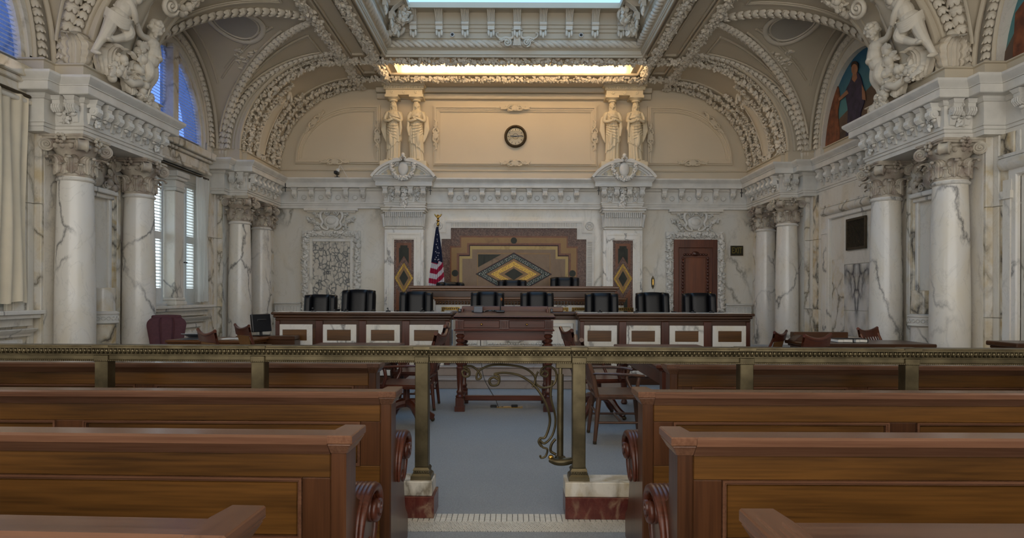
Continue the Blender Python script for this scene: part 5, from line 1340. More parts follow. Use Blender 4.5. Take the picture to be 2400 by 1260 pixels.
for k in range(9):
    x = -1.42 + k * .43
    MB().frame(rect(x, x + .36, .15, .70), rect(x + .055, x + .305, .21, .64), .07, .1, 'y').build('mosaic_frame', M['gold'], t, 0)
    b = MB()
    for j in range(9):
        for zz in (.18, .67): b.box(x + .02 + j * .038, x + .04 + j * .038, .066, .08, zz - .012, zz + .012)
        for xx in (.027, .332): b.box(x + xx - .012, x + xx + .012, .066, .08, .19 + j * .055, .21 + j * .055)
    stuff(b.build('mosaic_chips', M['dark_mos'], t, 0))

# ------------------------------------------------------------ front counters
def counter(x0, x1, frames, label):
    t = thing('front_counter', label, 'counter', ((x0 + x1) / 2, 10.0, 0)); c = (x0 + x1) / 2; a, e = x0 - c, x1 - c
    MB().box(a, e, -.06, .5, 1.075, 1.115).box(a + .03, e - .03, -.04, .5, 1.03, 1.075).box(a + .05, e - .05, -.015, .5, .985, 1.03).build('top', M['bench_dk'], t, 0, bevel=.012)
    MB().box(a + .03, e - .05, -.03, .45, 1.115, 1.12).build('stone_top', M['marble'], t, 0)
    MB().box(a + .07, e - .07, 0, .42, .0, .985).build('body', M['bench_dk'], t, 0)
    for f0, f1 in frames:
        fa, fb = (f0 - 1203) / 150.0 - c, (f1 - 1203) / 150.0 - c
        fr = MB().frame(rect(fa, fb, .59, .925), rect(fa + .088, fb - .088, .672, .842), -.018, .01, 'y').build('marble_frame', M['marble'], t, 0, bevel=.004)
        MB().box(fa + .088, fb - .088, -.008, .01, .672, .842).build('wood_panel', M['walnut'], t, 0)
        MB().frame(rect(fa, fb, .13, .5), rect(fa + .088, fb - .088, .22, .41), -.018, .01, 'y').build('marble_frame', M['marble'], t, 0, bevel=.004)
    for k in range(len(frames) + 1):
        xx = a + .07 + (e - a - .14) * k / len(frames); MB().box(max(a + .06, xx - .06), min(e - .06, xx + .06), -.022, 0, 0, .985).build('stile', M['mahog_v'], t, 0, bevel=.006)
    MB().box(a + .05, e - .05, -.03, .4, 0, .1).build('plinth', M['bench_dk'], t, 0, bevel=.008)
    return t
counter(-3.77, -.93, [(650, 733), (754, 836), (857, 938), (958, 1041)], 'dark wooden counter with white marble frames, left of the lectern')
counter(.98, 3.76, [(1364, 1446), (1467, 1548), (1569, 1650), (1670, 1751)], 'dark wooden counter with white marble frames, right of the lectern')
t = thing('centre_counter', 'carved white marble counter with wooden top behind the lectern', 'counter', (.02, 10.42, .0))
MB().box(-1.0, 1.0, 0, .3, 0, 1.0).build('body', M['marble'], t, 0)
MB().box(-1.05, 1.05, -.08, .4, 1.07, 1.12).box(-1.02, 1.02, -.05, .4, 1.0, 1.07).build('top', M['bench_dk'], t, 0, bevel=.012)
MB().box(-.75, -.2, .05, .4, 1.12, 1.2).build('book_ledge', M['bench'], t, 0, bevel=.01); MB().box(.2, .8, .05, .4, 1.12, 1.2).build('book_ledge', M['bench'], t, 0, bevel=.01)
for a, e in ((-.96, -.55), (-.5, .5), (.55, .96)):
    f = MB().frame(rect(a, e, .5, .94), rect(a + .05, e - .05, .56, .88), -.035, 0, 'y').build('relief_frame', M['marble_c'], t, 0, bevel=.008)
    garland([(a + .06, -.02, .6), (e - .06, -.02, .6)], (0, -1, 0), .035, .04, 'egg').build('relief_bead', M['marble_c'], f, 60)
b = MB(); b.ell((0, -.03, .72), (.14, .04, .12), 14, 8)
for q in (-1, 1): garland([(q * .1, -.03, .65), (q * .22, -.03, .75), (q * .3, -.03, .84)], (0, -1, 0), .06, .05, 'leaf', b, 7)
b.build('carved_wreath', M['marble_c'], t, 60)

# ------------------------------------------------------------ black leather swivel chairs
def make_chair():
    t = thing('leather_chair', '', 'chair')
    tilt = MX.Translation((0, .2, .5)) @ MX.Rotation(radians(-9), 4, 'X')
    # three upholstered ribs: a broad centre between two thicker side rolls that wrap forward
    def pad(x0, x1, dy, bulge, ht):
        def fn(u, v):
            a = 2 * u - 1; e = (1 - abs(a) ** 4) ** .5; f = 1 - max(0, (v - .84) / .16) ** 3 * .9; g = 1 - max(0, (.06 - v) / .06) ** 2
            return (x0 + (x1 - x0) * u, dy - bulge * e * (.25 + .75 * f) * g, ht * v - .03 * max(0, v - .8) * 5 * abs(x0 + (x1 - x0) * u) ** 2 * 8)
        return MB().grid(fn, 10, 14)
    for nm_, x0, x1, dy, bu in (('backrest', -.165, .165, .02, .06), ('side_roll', -.30, -.15, .02, .11), ('side_roll', .15, .30, .02, .11)):
        o = pad(x0, x1, dy, bu, .5).build(nm_, M['leather'], t, 180); o.matrix_local = tilt
    shp_ = [(.30 * (1 if cos(k) > 0 else -1) * abs(cos(k)) ** .28, .25 + .25 * (1 if sin(k) > 0 else -1) * abs(sin(k)) ** .32) for k in [2 * pi * j / 40 for j in range(40)]]
    o = MB().prism(shp_, .01, .09, 'y').build('back_shell', M['leather'], t, 40, bevel=.02, seg=2); o.matrix_local = tilt
    MB().box(-.28, .28, -.3, .24, .40, .51).build('seat', M['leather'], t, 40, bevel=.045, seg=3)
    for q in (-1, 1):
        a = MB().box(q * .285, q * .345, -.18, .16, .62, .66).build('armrest', M['black'], t, 40, bevel=.018, seg=2)
        MB().tube([(q * .28, .0, .42), (q * .315, .0, .45), (q * .315, .0, .63)], .018, 8).build('arm_post', M['black'], a)
    MB().lathe([(.03, .08), (.03, .4)], 14).build('gas_column', M['black'], t)
    for k in range(5):
        a = 2 * pi * k / 5 + .3; lg = MB().tube([(0, 0, .12), (.28 * cos(a), .28 * sin(a), .07)], [.03, .018], 8).build('leg', M['black'], t)
        MB().lathe([(.025, -.012), (.025, .012)], 12, tf=MX.Translation((.29 * cos(a), .29 * sin(a), .026)) @ MX.Rotation(pi / 2, 4, 'X')).build('caster', M['black'], lg)
    return t
proto = make_chair(); used = [False]
def put_chair(x, y, z0, top, label, grp, rz=0, sx=1):
    o = proto if not used[0] else copy_tree(proto); used[0] = True
    o.location = (x, y, z0); o.rotation_euler = (0, 0, rz); o.scale = (sx, sx, (top - z0) / .985)
    tag(o, label, 'chair', grp)
rows = [(745, 692, 'lower black leather chair, leftmost behind the left counter', .10), (832, 680, 'tall black leather chair, second from the left behind the left counter', 0), (972, 684, 'black leather chair behind the right end of the left counter, by the flag pilaster', .05),
        (1141, 684, 'black leather chair behind the lectern, left of the lectern microphone', .0), (1260, 684, 'black leather chair behind the right half of the lectern', 0), (1412, 686, 'black leather chair at the left end of the right counter', -.08), (1537, 684, 'black leather chair in front of the bronze wall plate and door surround', 0), (1647, 685, 'rightmost black leather chair, in front of the brown door', -.06)]
for px, py, lab, rz in rows:
    y = 11.2 if px != 745 else 11.62; x, z = P(px, py, y); put_chair(x, y, .45, z, lab, 'chairs behind the front counters', rz)
for px, py, lab, rz in ((1068, 661, 'leftmost chair of the judges bench, reclined so only its top edge shows', .5), (1200, 655, 'middle black leather chair of the judges bench, below the mosaic diamond', 0), (1322, 648, 'right black leather chair of the judges bench, turned slightly', -.12)):
    y = 13.6; x, z = P(px, py, y); put_chair(x, y, .7, z, lab, 'judges chairs', rz, 1.05)

# ------------------------------------------------------------ flag
t = thing('flag_on_pole', 'furled United States flag on a pole with gilt eagle finial by the bench', 'flag', ((1026 - 1203) * 14.1 / 1500, 14.1, .7))
S = 14.1 / 1500
MB().lathe([(.0, 0), (.16, .0), (.16, .03), (.05, .06), (.03, .08)], 24).build('base', M['brass'], t); MB().tube([(0, 0, .05), (0, 0, 2.22)], .014, 10).build('pole', M['walnut_v'], t)
b = MB().lathe([(.014, 2.2), (.03, 2.23), (.03, 2.27), (.015, 2.29), (.04, 2.32), (.02, 2.35)], 14)
b.ell((0, 0, 2.4), (.03, .03, .05), 8, 8); b.ell((.0, -.03, 2.44), (.02, .025, .02), 8, 6)
for q in (-1, 1): b.tube([(0, 0, 2.4), (q * .05, 0, 2.43), (q * .08, 0, 2.47)], [.025, .02, .008], 6)
b.build('eagle_finial', M['brass'], t, 60)
b = MB(); NU, NV = 110, 150
def flagfn(u, v):
    zz = 2.18 - v * 1.42; w = .02 + .15 * min(1, v * 1.25) ** .8
    a = (u - .5) * 2; fold = sin(u * 3.3 * 2 * pi + v * 1.2)
    return (a * w - .015 + .03 * v - .05 * v * v, -.03 - .035 * fold * min(1, .3 + v) - .02 * cos(a * 1.5), zz - .03 * abs(a) * v)
b.grid(flagfn, NU, NV)
for i in range(len(b.f)):
    u = (i % NU) / NU; v = (i // NU) / NV
    if v < .56 + .06 * (u - .5) - (.05 if u > .62 else 0): b.m[i] = 2
    else: b.m[i] = int((v * 13 + (u * 3.2 if u > .45 else -u * 1.0 + 2.0))) % 2
b.build('flag_cloth', [M['flagred'], M['flagwhite'], M['flagblue']], t, 180)
b = MB()
for (u, v) in ((.5, .12), (.46, .19), (.55, .22), (.4, .27), (.5, .31), (.6, .33), (.36, .38), (.48, .4), (.6, .44), (.42, .47), (.7, .4), (.55, .51), (.34, .5), (.66, .5)):
    p = flagfn(u, v); star = []
    for k in range(10):
        r = .016 if k % 2 == 0 else .0065; star.append((p[0] + r * sin(k * pi / 5), p[2] + r * cos(k * pi / 5)))
    b.prism(star, p[1] - .012, p[1] - .004, 'y')
b.build('stars', M['flagwhite'], t, 0)

# ------------------------------------------------------------ lectern table
t = thing('lectern_table', 'dark mahogany standing lectern with two drawers and carved legs in the aisle', 'lectern', (-.107, 7.6, 0))
MB().box(-.61, .61, -.02, .1, 1.105, 1.145).build('nosing', M['mahog'], t, 0, bevel=.012)
MB().prism([(-.02, 1.11), (-.02, 1.145), (.78, 1.19), (.78, 1.12)], -.605, .605, 'x').build('top', M['mahog'], t, 0, bevel=.006)
MB().box(-.56, .56, .74, .78, 1.18, 1.25).box(-.56, -.53, .55, .78, 1.17, 1.22).box(.53, .56, .55, .78, 1.17, 1.22).build('back_ledge', M['mahog'], t, 0, bevel=.006)
MB().box(-.56, .56, .05, .76, .985, 1.1).build('apron', M['mahog'], t, 0)
for q in (-1, 1):
    d_ = MB().box(q * .27 - .215, q * .27 + .215, .03, .06, 1.0, 1.09).build('drawer', M['mahog'], t, 0, bevel=.006)
    MB().ell((q * .27, .015, 1.045), (.014, .018, .014), 10, 8).build('knob', M['brass'], d_)
for x in (-.535, 0, .535):
    b = MB().box(x - .05, x + .05, .025, .06, .99, 1.095)
    for k in range(5): b.tube([(x - .036 + k * .018, .022, 1.0), (x - .036 + k * .018, .022, 1.085)], .007, 6)
    b.build('fluted_block', M['mahog_v'], t, 0)
MB().box(-.6, .6, .0, .78, .965, .985).build('lower_moulding', M['mahog'], t, 0, bevel=.008)
MB().box(-.5, .5, .1, .16, .85, .965).box(-.5, .5, .66, .72, .85, .965).build('skirt', M['mahog'], t, 0)
for lx in (-.53, .53):
    for ly in (.1, .7):
        b = MB(); b.box(lx - .06, lx + .06, ly - .06, ly + .06, 0, .06).box(lx - .05, lx + .05, ly - .05, ly + .05, .06, .16)
        b.lathe([(.05, .16), (.055, .18), (.035, .2), (.045, .23), (.03, .26), (.04, .4), (.042, .5), (.05, .52), (.035, .54), (.055, .57), (.055, .6)], 14, (lx, ly, 0))
        for k in range(6): b.lathe([(.035, 0), (.052, .02), (.052, .035), (.035, .05)], 14, (lx, ly, .6 + k * .055))
        b.box(lx - .05, lx + .05, ly - .05, ly + .05, .93, .965)
        b.build('leg', M['mahog_v'], t, 40)
MB().box(-.5, .5, .36, .44, .08, .14).box(-.56, -.5, .1, .7, .08, .14).box(.5, .56, .1, .7, .08, .14).build('stretcher', M['mahog'], t, 0, bevel=.008)
lx0 = -.107
def ontop(px, dy): return ((px - 1203) * (7.6 + dy) / 1500, 7.6 + dy, 1.145 + (dy + .02) * .0563)
x, y, z = ontop(1173, .5); t = thing('desk_microphone', 'black gooseneck microphone with orange windscreen on the lectern', 'microphone', (x, y, z))
MB().box(-.055, .055, -.05, .05, 0, .025).build('base', M['black'], t, 0, bevel=.008); MB().tube([(0, 0, .02), (0, -.01, .08), (.01, -.02, .15)], .007, 8).build('neck', M['black'], t); MB().ell((.012, -.022, .165), (.016, .016, .022), 10, 8).build('windscreen', plain('orange_foam', '7a4a20', .8), t)
x, y, z = ontop(1121, .5); t = thing('speaking_timer', 'small grey timer box on the left side of the lectern', 'timer', (x, y, z))
MB().prism([(-.05, 0), (.05, 0), (.04, .07), (-.02, .07)], -.055, .055, 'x').build('case', M['grey'], t, 0, bevel=.006); MB().box(-.06, .06, .03, .05, .07, .085).build('cap', M['black'], t, 0)
x, y, z = ontop(1152, .52); t = thing('cable_bundle', 'coiled black cable between the timer and the microphone', 'cable', (x, y, z))
MB().tube(bez([(-.25, 0, .012), (-.14, .02, .01), (-.09, -.02, .012), (-.04, .03, .02), (.02, -.03, .02), (.05, .02, .02), (.02, .03, .02), (-.03, -.02, .02), (.08, .0, .012)], 8), .01, 6).build('cord', M['black'], t)
x, y, z = ontop(1078, .55); t = thing('table_clip', 'tiny black socket at the left end of the lectern top', 'socket', (x, y, z)); MB().box(-.02, .02, -.03, .03, 0, .04).build('body', M['black'], t, 0, bevel=.006); MB().box(-.01, .01, -.032, -.03, .01, .03).build('slot', M['grey'], t, 0)
x, y, z = ontop(1293, .5); t = thing('table_remote', 'small dark blue device at the right end of the lectern top', 'device', (x, y, z)); MB().box(-.015, .015, -.02, .02, 0, .05).build('body', M['black'], t, 0, bevel=.006); MB().box(-.008, .008, -.022, -.02, .02, .04).build('screen', M['grey'], t, 0)
t = thing('floor_socket', 'brass floor outlet with plugged black cord under the lectern', 'outlet', (-.04, 7.95, 0)); MB().box(-.16, .16, -.05, .05, 0, .008).build('plate', M['brass'], t, 0); MB().box(.02, .1, -.03, .02, .008, .035).build('plug', M['black'], t, 0, bevel=.006); MB().box(-.24, -.16, -.02, .02, 0, .03).build('cord_block', M['black'], t, 0, bevel=.006)
t = thing('power_cable', 'thin black cord hanging from the lectern to the floor', 'cord', (-.42, 8.1, 0)); MB().tube(bez([(0, 0, 1.0), (.02, -.05, .6), (.06, -.1, .35), (.2, -.12, .1), (.24, -.15, .012), (.3, -.15, .012)], 8), .005, 6).build('cord', M['black'], t)

# ------------------------------------------------------------ bronze bar rail, gate and marble base
RY = 4.10
def rail_band(b_top, b_egg, b_bead, x0, x1):
    prof = [(-.05, 1.062), (-.05, 1.068), (.05, 1.068), (.05, 1.062), (.055, 1.058), (.055, 1.048), (.038, 1.044), (.038, 1.014), (.05, 1.011), (.05, 1.006), (.034, 1.003), (.034, .978), (.044, .974), (.044, .966), (-.044, .966), (-.044, .974), (-.034, .978), (-.034, 1.003), (-.05, 1.006), (-.05, 1.011), (-.038, 1.014), (-.038, 1.044), (-.055, 1.048), (-.055, 1.058)]
    b_top.prism(prof, x0, x1, 'x')
    n = int((x1 - x0) / .028)
    for k in range(n):
        x = x0 + (k + .5) * (x1 - x0) / n
        for q in (-1,):
            b_egg.ell((x, q * .042, 1.031), (.0095, .0115, .0155), 7, 5); b_egg.tube([(x - .0135, q * .046, 1.046), (x - .012, q * .05, 1.03), (x, q * .047, 1.0135), (x + .012, q * .05, 1.03), (x + .0135, q * .046, 1.046)], .0028, 4)
    n = int((x1 - x0) / .013)
    for k in range(n): b_bead.ell((x0 + (k + .5) * (x1 - x0) / n, -.045, .970), (.0048, .005, .005), 5, 4)
def post(par, x, base=True):
    b = MB().box(x - .042, x + .042, -.042, .042, .30, .966)
    b.build('post', M['bronze'], par, 0, bevel=.004)
    pf = MB().frustum((x - .066, x + .066, -.066, .066), (x - .064, x + .064, -.064, .064), .225, .25).frustum((x - .062, x + .062, -.062, .062), (x - .052, x + .052, -.052, .052), .25, .262).box(x - .05, x + .05, -.05, .05, .262, .284).frustum((x - .054, x + .054, -.054, .054), (x - .044, x + .044, -.044, .044), .284, .3)
    for k in range(7):
        for sy in (-1, 1): pf.ell((x - .045 + k * .015, sy * .051, .273), (.006, .005, .008), 6, 4)
    pf.build('post_foot', M['bronze'], par, 40)
    MB().box(x - .046, x + .046, -.047, .047, .962, 1.004).box(x - .055, x + .055, -.058, .058, 1.046, 1.0705).build('post_block', M['bronze'], par, 0, bevel=.003)
for s, lab, x0, x1, posts, rz in ((-1, 'long left bronze bar rail with beaded edge and square posts', -6.1, -.535, (-.58, -1.63, -2.64, -3.65, -4.66, -5.67), radians(-.9)), (1, 'long right bronze bar rail with beaded edge and square posts', .375, 6.1, (.42, 1.48, 2.52, 3.56, 4.6, 5.64), radians(-.5))):
    t = thing('bar_rail', lab, 'railing', (0, RY, 0), rz)
    a, e, d_ = MB(), MB(), MB(); rail_band(a, e, d_, x0, x1)
    a.build('handrail', M['bronze'], t, 30); stuff(e.build('egg_and_dart', M['bronze'], t, 60)); stuff(d_.build('bead_row', M['bronze'], t, 60))
    for x in posts: post(t, x)
    t2 = thing('rail_base', 'red and white marble kerb under the %s bar rail' % ('left' if s < 0 else 'right'), 'kerb', (0, RY, 0), rz)
    xa, xb = (x0, -.49) if s < 0 else (.33, x1)
    MB().box(xa - .0, xb + .0, -.11, .11, 0, .135).build('red_block', M['redst'], t2, 0, bevel=.004)
    MB().box(xa, xb - (.015 if s < 0 else -.015), -.095, .095, .135, .225).build('white_block', M['kerb'], t2, 0, bevel=.004)
# gate: the rail between the posts with bronze scrollwork hung from the right post
t = thing('bronze_gate', 'bronze gate bar with scrolled bracket hinged on the right post', 'gate', (0, RY, 0))
a, e, d_ = MB(), MB(), MB(); rail_band(a, e, d_, -.53, .37)
a.build('gate_bar', M['bronze'], t, 30); stuff(e.build('egg_and_dart', M['bronze'], t, 60)); stuff(d_.build('bead_row', M['bronze'], t, 60))
G = lambda px, py: (P(px, py, RY)[0], 0, P(px, py, RY)[1])
def scr(pts, r): MB().tube(bez([G(*p) for p in pts], 8), r, 8, flat=1.4, up=(0, 1, 0)).build('scroll', M['bronze'], t, 60)
scr([(1098, 873), (1089, 867), (1084, 872), (1088, 882), (1100, 880), (1099, 866), (1087, 860), (1105, 858), (1120, 868), (1128, 884), (1118, 888), (1122, 870), (1150, 856), (1190, 855), (1230, 862), (1253, 880), (1254, 896), (1248, 906)], .0075)
scr([(1170, 890), (1158, 884), (1148, 890), (1152, 902), (1168, 900), (1170, 882), (1160, 876), (1185, 873), (1220, 880), (1255, 905), (1280, 945), (1290, 985), (1280, 1022), (1268, 1026), (1264, 1035), (1270, 1045)], .0085)
scr([(1270, 876), (1277, 868), (1285, 874), (1280, 882), (1268, 876), (1272, 862), (1290, 858), (1304, 872), (1300, 898), (1278, 908), (1258, 900), (1256, 884), (1262, 870)], .007)
scr([(1295, 890), (1292, 930), (1303, 980), (1296, 1018), (1278, 1038), (1266, 1030)], .0075)
scr([(1264, 1028), (1272, 1046), (1284, 1052), (1280, 1068), (1270, 1072), (1267, 1066)], .007)
scr([(1303, 1028), (1294, 1040), (1292, 1056), (1304, 1064)], .009)
x, z0 = P(1314, 1073, RY); z1 = P(1314, 868, RY)[1]
MB().tube([(x, 0, z0), (x, 0, z1 - .02)], .021, 14).tube([(x, 0, z1 - .02), (x, 0, z1 + .04)], .013, 10).build('pivot_pole', M['bronze'], t)
MB().tube(bez([(x - .065, -.01, z0 - .006), (x - .02, -.03, z0 - .014), (x + .04, -.03, z0 - .012), (.385, -.015, z0 - .004)], 6), [.02 + .012 * sin(pi * i / 18) for i in range(19)], 10, flat=.8, up=(0, 0, 1)).lathe([(.034, 0), (.036, .012), (.024, .02)], 16, (x, 0, z0 - .002)).build('pivot_bracket', M['bronze'], t, 60)
MB().box(x - .03, .40, -.015, .015, .93, .967).build('top_bracket', M['bronze'], t, 0, bevel=.004)
MB().ell((x - .06, -.02, z0 + .01), (.018, .018, .018), 8, 6).build('nut', M['brass'], t)

# ------------------------------------------------------------ pews
def make_pew(label, x, y, L, s, rz=0, pan=1.39, ends=True, h=.92):
    """s=-1: pew runs to the left of its aisle end at x; s=+1: to the right. The back faces the camera."""
    t = thing('wooden_pew', label, 'pew', (x, y, 0), rz)
    U = lambda u: s * u
    def bx(nm, u0, u1, y0, y1, z0, z1, m, bev=.004, par=t, seg=1): return MB().box(U(u0), U(u1), y0, y1, z0, z1).build(nm, M[m], par, 40 if seg > 1 else 0, bevel=bev, seg=seg)
    # cap rail and its return over the end post
    cp_ = MB().prism([(-.055, h - .03), (-.055, h - .008), (-.047, h), (.043, h), (.05, h - .008), (.05, h - .03), (.04, h - .045), (.032, h - .07), (-.02, h - .07), (-.04, h - .045)], U(.055), U(L), 'x'); cp_.build('cap_rail', M['cap_wood'], t, 30)
    ec = MB().prism([(U(-.03), -.055), (U(.06), -.055), (U(.06), .052), (U(.05), .135), (U(-.03), .135)], h - .03, h + .0008, 'z').frustum(tuple(sorted((U(-.004), U(.055)))) + (-.02, .11), tuple(sorted((U(-.028), U(.058)))) + (-.052, .132), h - .07, h - .03); ec.build('end_cap', M['cap_wood_y'], t, 0, bevel=.004)
    # back: rails, stiles, raised panels
    bx('top_rail', .055, L, -.012, .03, .765, h - .06, 'walnut'); bx('bottom_rail', .055, L, -.012, .03, .04, .545, 'walnut')
    bx('backing', .055, L, .005, .03, .04, h - .06, 'walnut', 0)
    u = .055; k = 0
    while u < L - .05:
        sw = .10 if k == 0 else .14
        bx('stile', u, min(L, u + sw), -.0125, .03, .545, .765, 'walnut_v', .003); a = u + sw; e = min(L, a + pan - (.0 if k else 0))
        if e - a > .1:
            p = bx('raised_panel', a + .012, e - .012, -.004, .02, .557, .753, 'walnut', .01)
            f = MB()
            for d0, d1, yy in ((0, .007, -.02), (.007, .014, -.014)): f.frame([(U(q[0]), q[1]) for q in inset(rect(a, e, .545, .765), d0)], [(U(q[0]), q[1]) for q in inset(rect(a, e, .545, .765), d1)], yy, .01, 'y')
            f.build('panel_bead', M['cap_wood'], p, 0)
        u = e; k += 1
    bx('base_mould', .0, L, -.02, .04, 0, .1, 'walnut', .008)
    bx('seat', .07, L, .05, .5, .40, .44, 'walnut', .012); bx('seat_skirt', .07, L, .42, .45, .1, .4, 'walnut')
    # aisle end: upright post and shaped end panel with scrolled arm
    bx('end_post', .0, .055, -.02, .11, 0, h - .06, 'walnut_v', .006)
    pr = bez([(.1, h - .07), (.105, .74), (.13, .66), (.22, .62), (.36, .62), (.43, .57), (.44, .5), (.4, .42), (.38, .34), (.42, .2), (.5, .12), (.5, 0)], 5)
    MB().prism([(q[0], q[1]) for q in pr] + [(.08, 0)], U(.006), U(.05), 'x').build('end_panel', M['walnut_v'], t, 30)
    b = MB()
    path_ = bez([(.115, .43), (.118, .50), (.15, .575), (.22, .63), (.31, .64), (.385, .605), (.40, .545), (.36, .505), (.315, .525), (.32, .565), (.355, .57)], 6); np_ = len(path_)
    for j in range(5):
        xx = U(-.022 + .085 * (j + .5) / 5); b.tube([(xx, q[0], q[1]) for q in path_], [(.008 + .012 * min(1, i / 18)) * (1 - .35 * max(0, i - 40) / (np_ - 40)) for i in range(np_)], 8)
    for q in (-.024, .066): b.lathe([(.0, .0), (.014, .004), (.016, .012), (.03, .012), (.033, 0)], 14, tf=MX.Translation((U(q), .352, .552)) @ MX.Rotation((-1 if U(q) < U(.02) else 1) * pi / 2, 4, 'Y'))
    lo_ = bez([(.40, .54), (.42, .48), (.39, .41), (.345, .375), (.31, .40), (.335, .43)], 8)
    for j in range(4):
        xx = U(.0 + .055 * (j + .5) / 4); b.tube([(xx, q[0], q[1]) for q in lo_], [.016 - .007 * i / len(lo_) for i in range(len(lo_))], 7)
    b.build('scroll_arm', M['mahog'], t, 60)
    return t
make_pew('nearest left walnut pew, only its cap rail showing at the bottom edge', -.595, 1.32, 4, -1, radians(-2.6))
make_pew('left walnut pew, second row from the camera, with scrolled arm', -.573, 2.22, 5, -1, radians(-1.6))
make_pew('left walnut pew, third row, just in front of the bar rail', -.605, 3.20, 5, -1, radians(-.6))
make_pew('left walnut pew beyond the bar rail', -.95, 4.46, 5, -1, radians(-.6))
make_pew('nearest right walnut pew, only its cap rail showing at the bottom edge', .54, 1.31, 4, 1, 0, 1.08)
make_pew('right walnut pew, second row from the camera, with scrolled arm', .565, 2.21, 5, 1, 0, 1.08)
make_pew('right walnut pew, third row, just in front of the bar rail', .65, 3.22, 5, 1, 0, 1.08)
make_pew('right walnut pew beyond the bar rail', 1.09, 4.46, 5, 1, 0, 1.08)

# ------------------------------------------------------------ counsel tables
def table(label, x0, x1, y0, y1):
    t = thing('counsel_table', label, 'table', ((x0 + x1) / 2, (y0 + y1) / 2, 0)); a = (x1 - x0) / 2; e = (y1 - y0) / 2
    MB().box(-a, a, -e, e, .725, .76).box(-a + .03, a - .03, -e + .03, e - .03, .70, .725).build('top', M['mahog'], t, 0, bevel=.01)
    MB().frame([(-a + .08, -e + .08), (a - .08, -e + .08), (a - .08, e - .08), (-a + .08, e - .08)], [(-a + .11, -e + .11), (a - .11, -e + .11), (a - .11, e - .11), (-a + .11, e - .11)], .56, .70, 'z').build('apron', M['mahog'], t, 0)
    for sx in (-1, 1):
        for sy in (-1, 1):
            x, y = sx * (a - .12), sy * (e - .12)
            MB().box(x - .05, x + .05, y - .05, y + .05, .5, .70).lathe([(.03, .0), (.045, .02), (.03, .06), (.04, .2), (.05, .4), (.035, .45), (.05, .5)], 14, (x, y, 0)).build('leg', M['mahog_v'], t, 40)
    return t
table('long dark mahogany table left of the lectern, seen edge-on above the rail', -2.54, -1.43, 5.9, 8.45)
table('long dark mahogany table right of the lectern, seen edge-on above the rail', 1.31, 2.4, 5.85, 8.35)

# ------------------------------------------------------------ wooden armchairs (seat faces -y locally)
def armchair(name, label, x, y, rz, kind='slat', m='mahog', h=.93, sw=False, grp=None):
    t = thing(name, label, 'chair', (x, y, 0), rz, grp); mv, mh = M[m + '_v'] if m + '_v' in M else M[m], M[m]
    MB().box(-.26, .26, -.26, .25, .42, .465).build('seat', mh, t, 40, bevel=.018, seg=2)
    if sw:
        MB().lathe([(.04, .2), (.035, .42)], 12).build('swivel_column', mv, t)
        for k in range(4):
            a = pi / 4 + k * pi / 2; lg = MB().tube(bez([(0, 0, .24), (.14 * cos(a), .14 * sin(a), .22), (.26 * cos(a), .26 * sin(a), .1), (.33 * cos(a), .33 * sin(a), .05)], 5), [.035] * 8 + [.03] * 8, 8, flat=1.3, up=(0, 0, 1)).build('leg', mv, t)
            MB().ell((.33 * cos(a), .33 * sin(a), .025), (.025, .025, .025), 10, 8).build('caster', M['dkbronze'], lg)
    else:
        for sx in (-1, 1):
            for sy in (-1, 1):
                lg = MB().tube([(sx * .22, sy * .21, .43), (sx * .25, sy * .25, .03)], [.026, .018], 8, flat=1.0).build('leg', mv, t, 60)
                MB().lathe([(.0, 0), (.018, .006), (.018, .03), (.01, .035)], 10, (sx * .25, sy * .252, 0)).build('caster', M['dkbronze'], lg)
        MB().tube([(-.235, -.23, .2), (-.235, .23, .2)], .012, 8).tube([(.235, -.23, .2), (.235, .23, .2)], .012, 8).tube([(-.235, 0, .2), (.235, 0, .2)], .012, 8).tube([(-.23, .225, .28), (.23, .225, .28)], .012, 8).build('stretcher', mv, t, 60)
    for sx in (-1, 1):
        MB().tube([(sx * .23, .23, .44), (sx * .235, .27, .66), (sx * .25, .36, h - .03)], [.024, .022, .02], 8).build('back_post', mv, t, 60)
        ar = MB().tube(bez([(sx * .24, .27, .66), (sx * .29, .1, .665), (sx * .3, -.1, .655), (sx * .27, -.2, .64)], 5), [.022] * 5 + [.026] * 6 + [.03] * 5, 8, flat=.5, up=(0, 0, 1)).build('arm', mh, t, 60)
        MB().tube([(sx * .25, -.18, .45), (sx * .285, -.14, .55), (sx * .275, -.16, .64)], .018, 8).build('arm_support', mv, ar, 60)
    cr = MB().grid(lambda u, v: ((u - .5) * .56, .335 + .02 * cos((u - .5) * 3) + .03 * v, h - .08 + .08 * v + .05 * (2 * (u - .5)) ** 2 * v), 12, 3)
    cr.grid(lambda u, v: ((u - .5) * .56, .365 + .02 * cos((u - .5) * 3) + .03 * v, h - .08 + .08 * v + .05 * (2 * (u - .5)) ** 2 * v), 12, 3, flip=True)
    cr.tube([((k / 12 - .5) * .56, .38 + .02 * cos((k / 12 - .5) * 3), h + .05 * (2 * (k / 12 - .5)) ** 2) for k in range(13)], .022, 8)
    cr.build('crest_rail', mh, t, 60)
    MB().tube([(-.23, .26, .53), (.23, .26, .53)], .02, 8).build('lower_rail', mh, t, 60)
    if kind == 'slat':
        for k in range(6):
            x_ = -.17 + k * .068; MB().tube([(x_, .262, .53), (x_, .29, .68), (x_ * 1.04, .345, h - .07)], .016, 6, flat=.5, up=(0, 1, 0)).build('slat', mh, t, 60)
    else:
        MB().grid(lambda u, v: ((u - .5) * .44, .275 + .08 * v, .545 + (h - .63) * v), 8, 6).grid(lambda u, v: ((u - .5) * .44, .283 + .08 * v, .545 + (h - .63) * v), 8, 6, flip=True).build('cane_panel', M['cane'], t, 60)
    return t
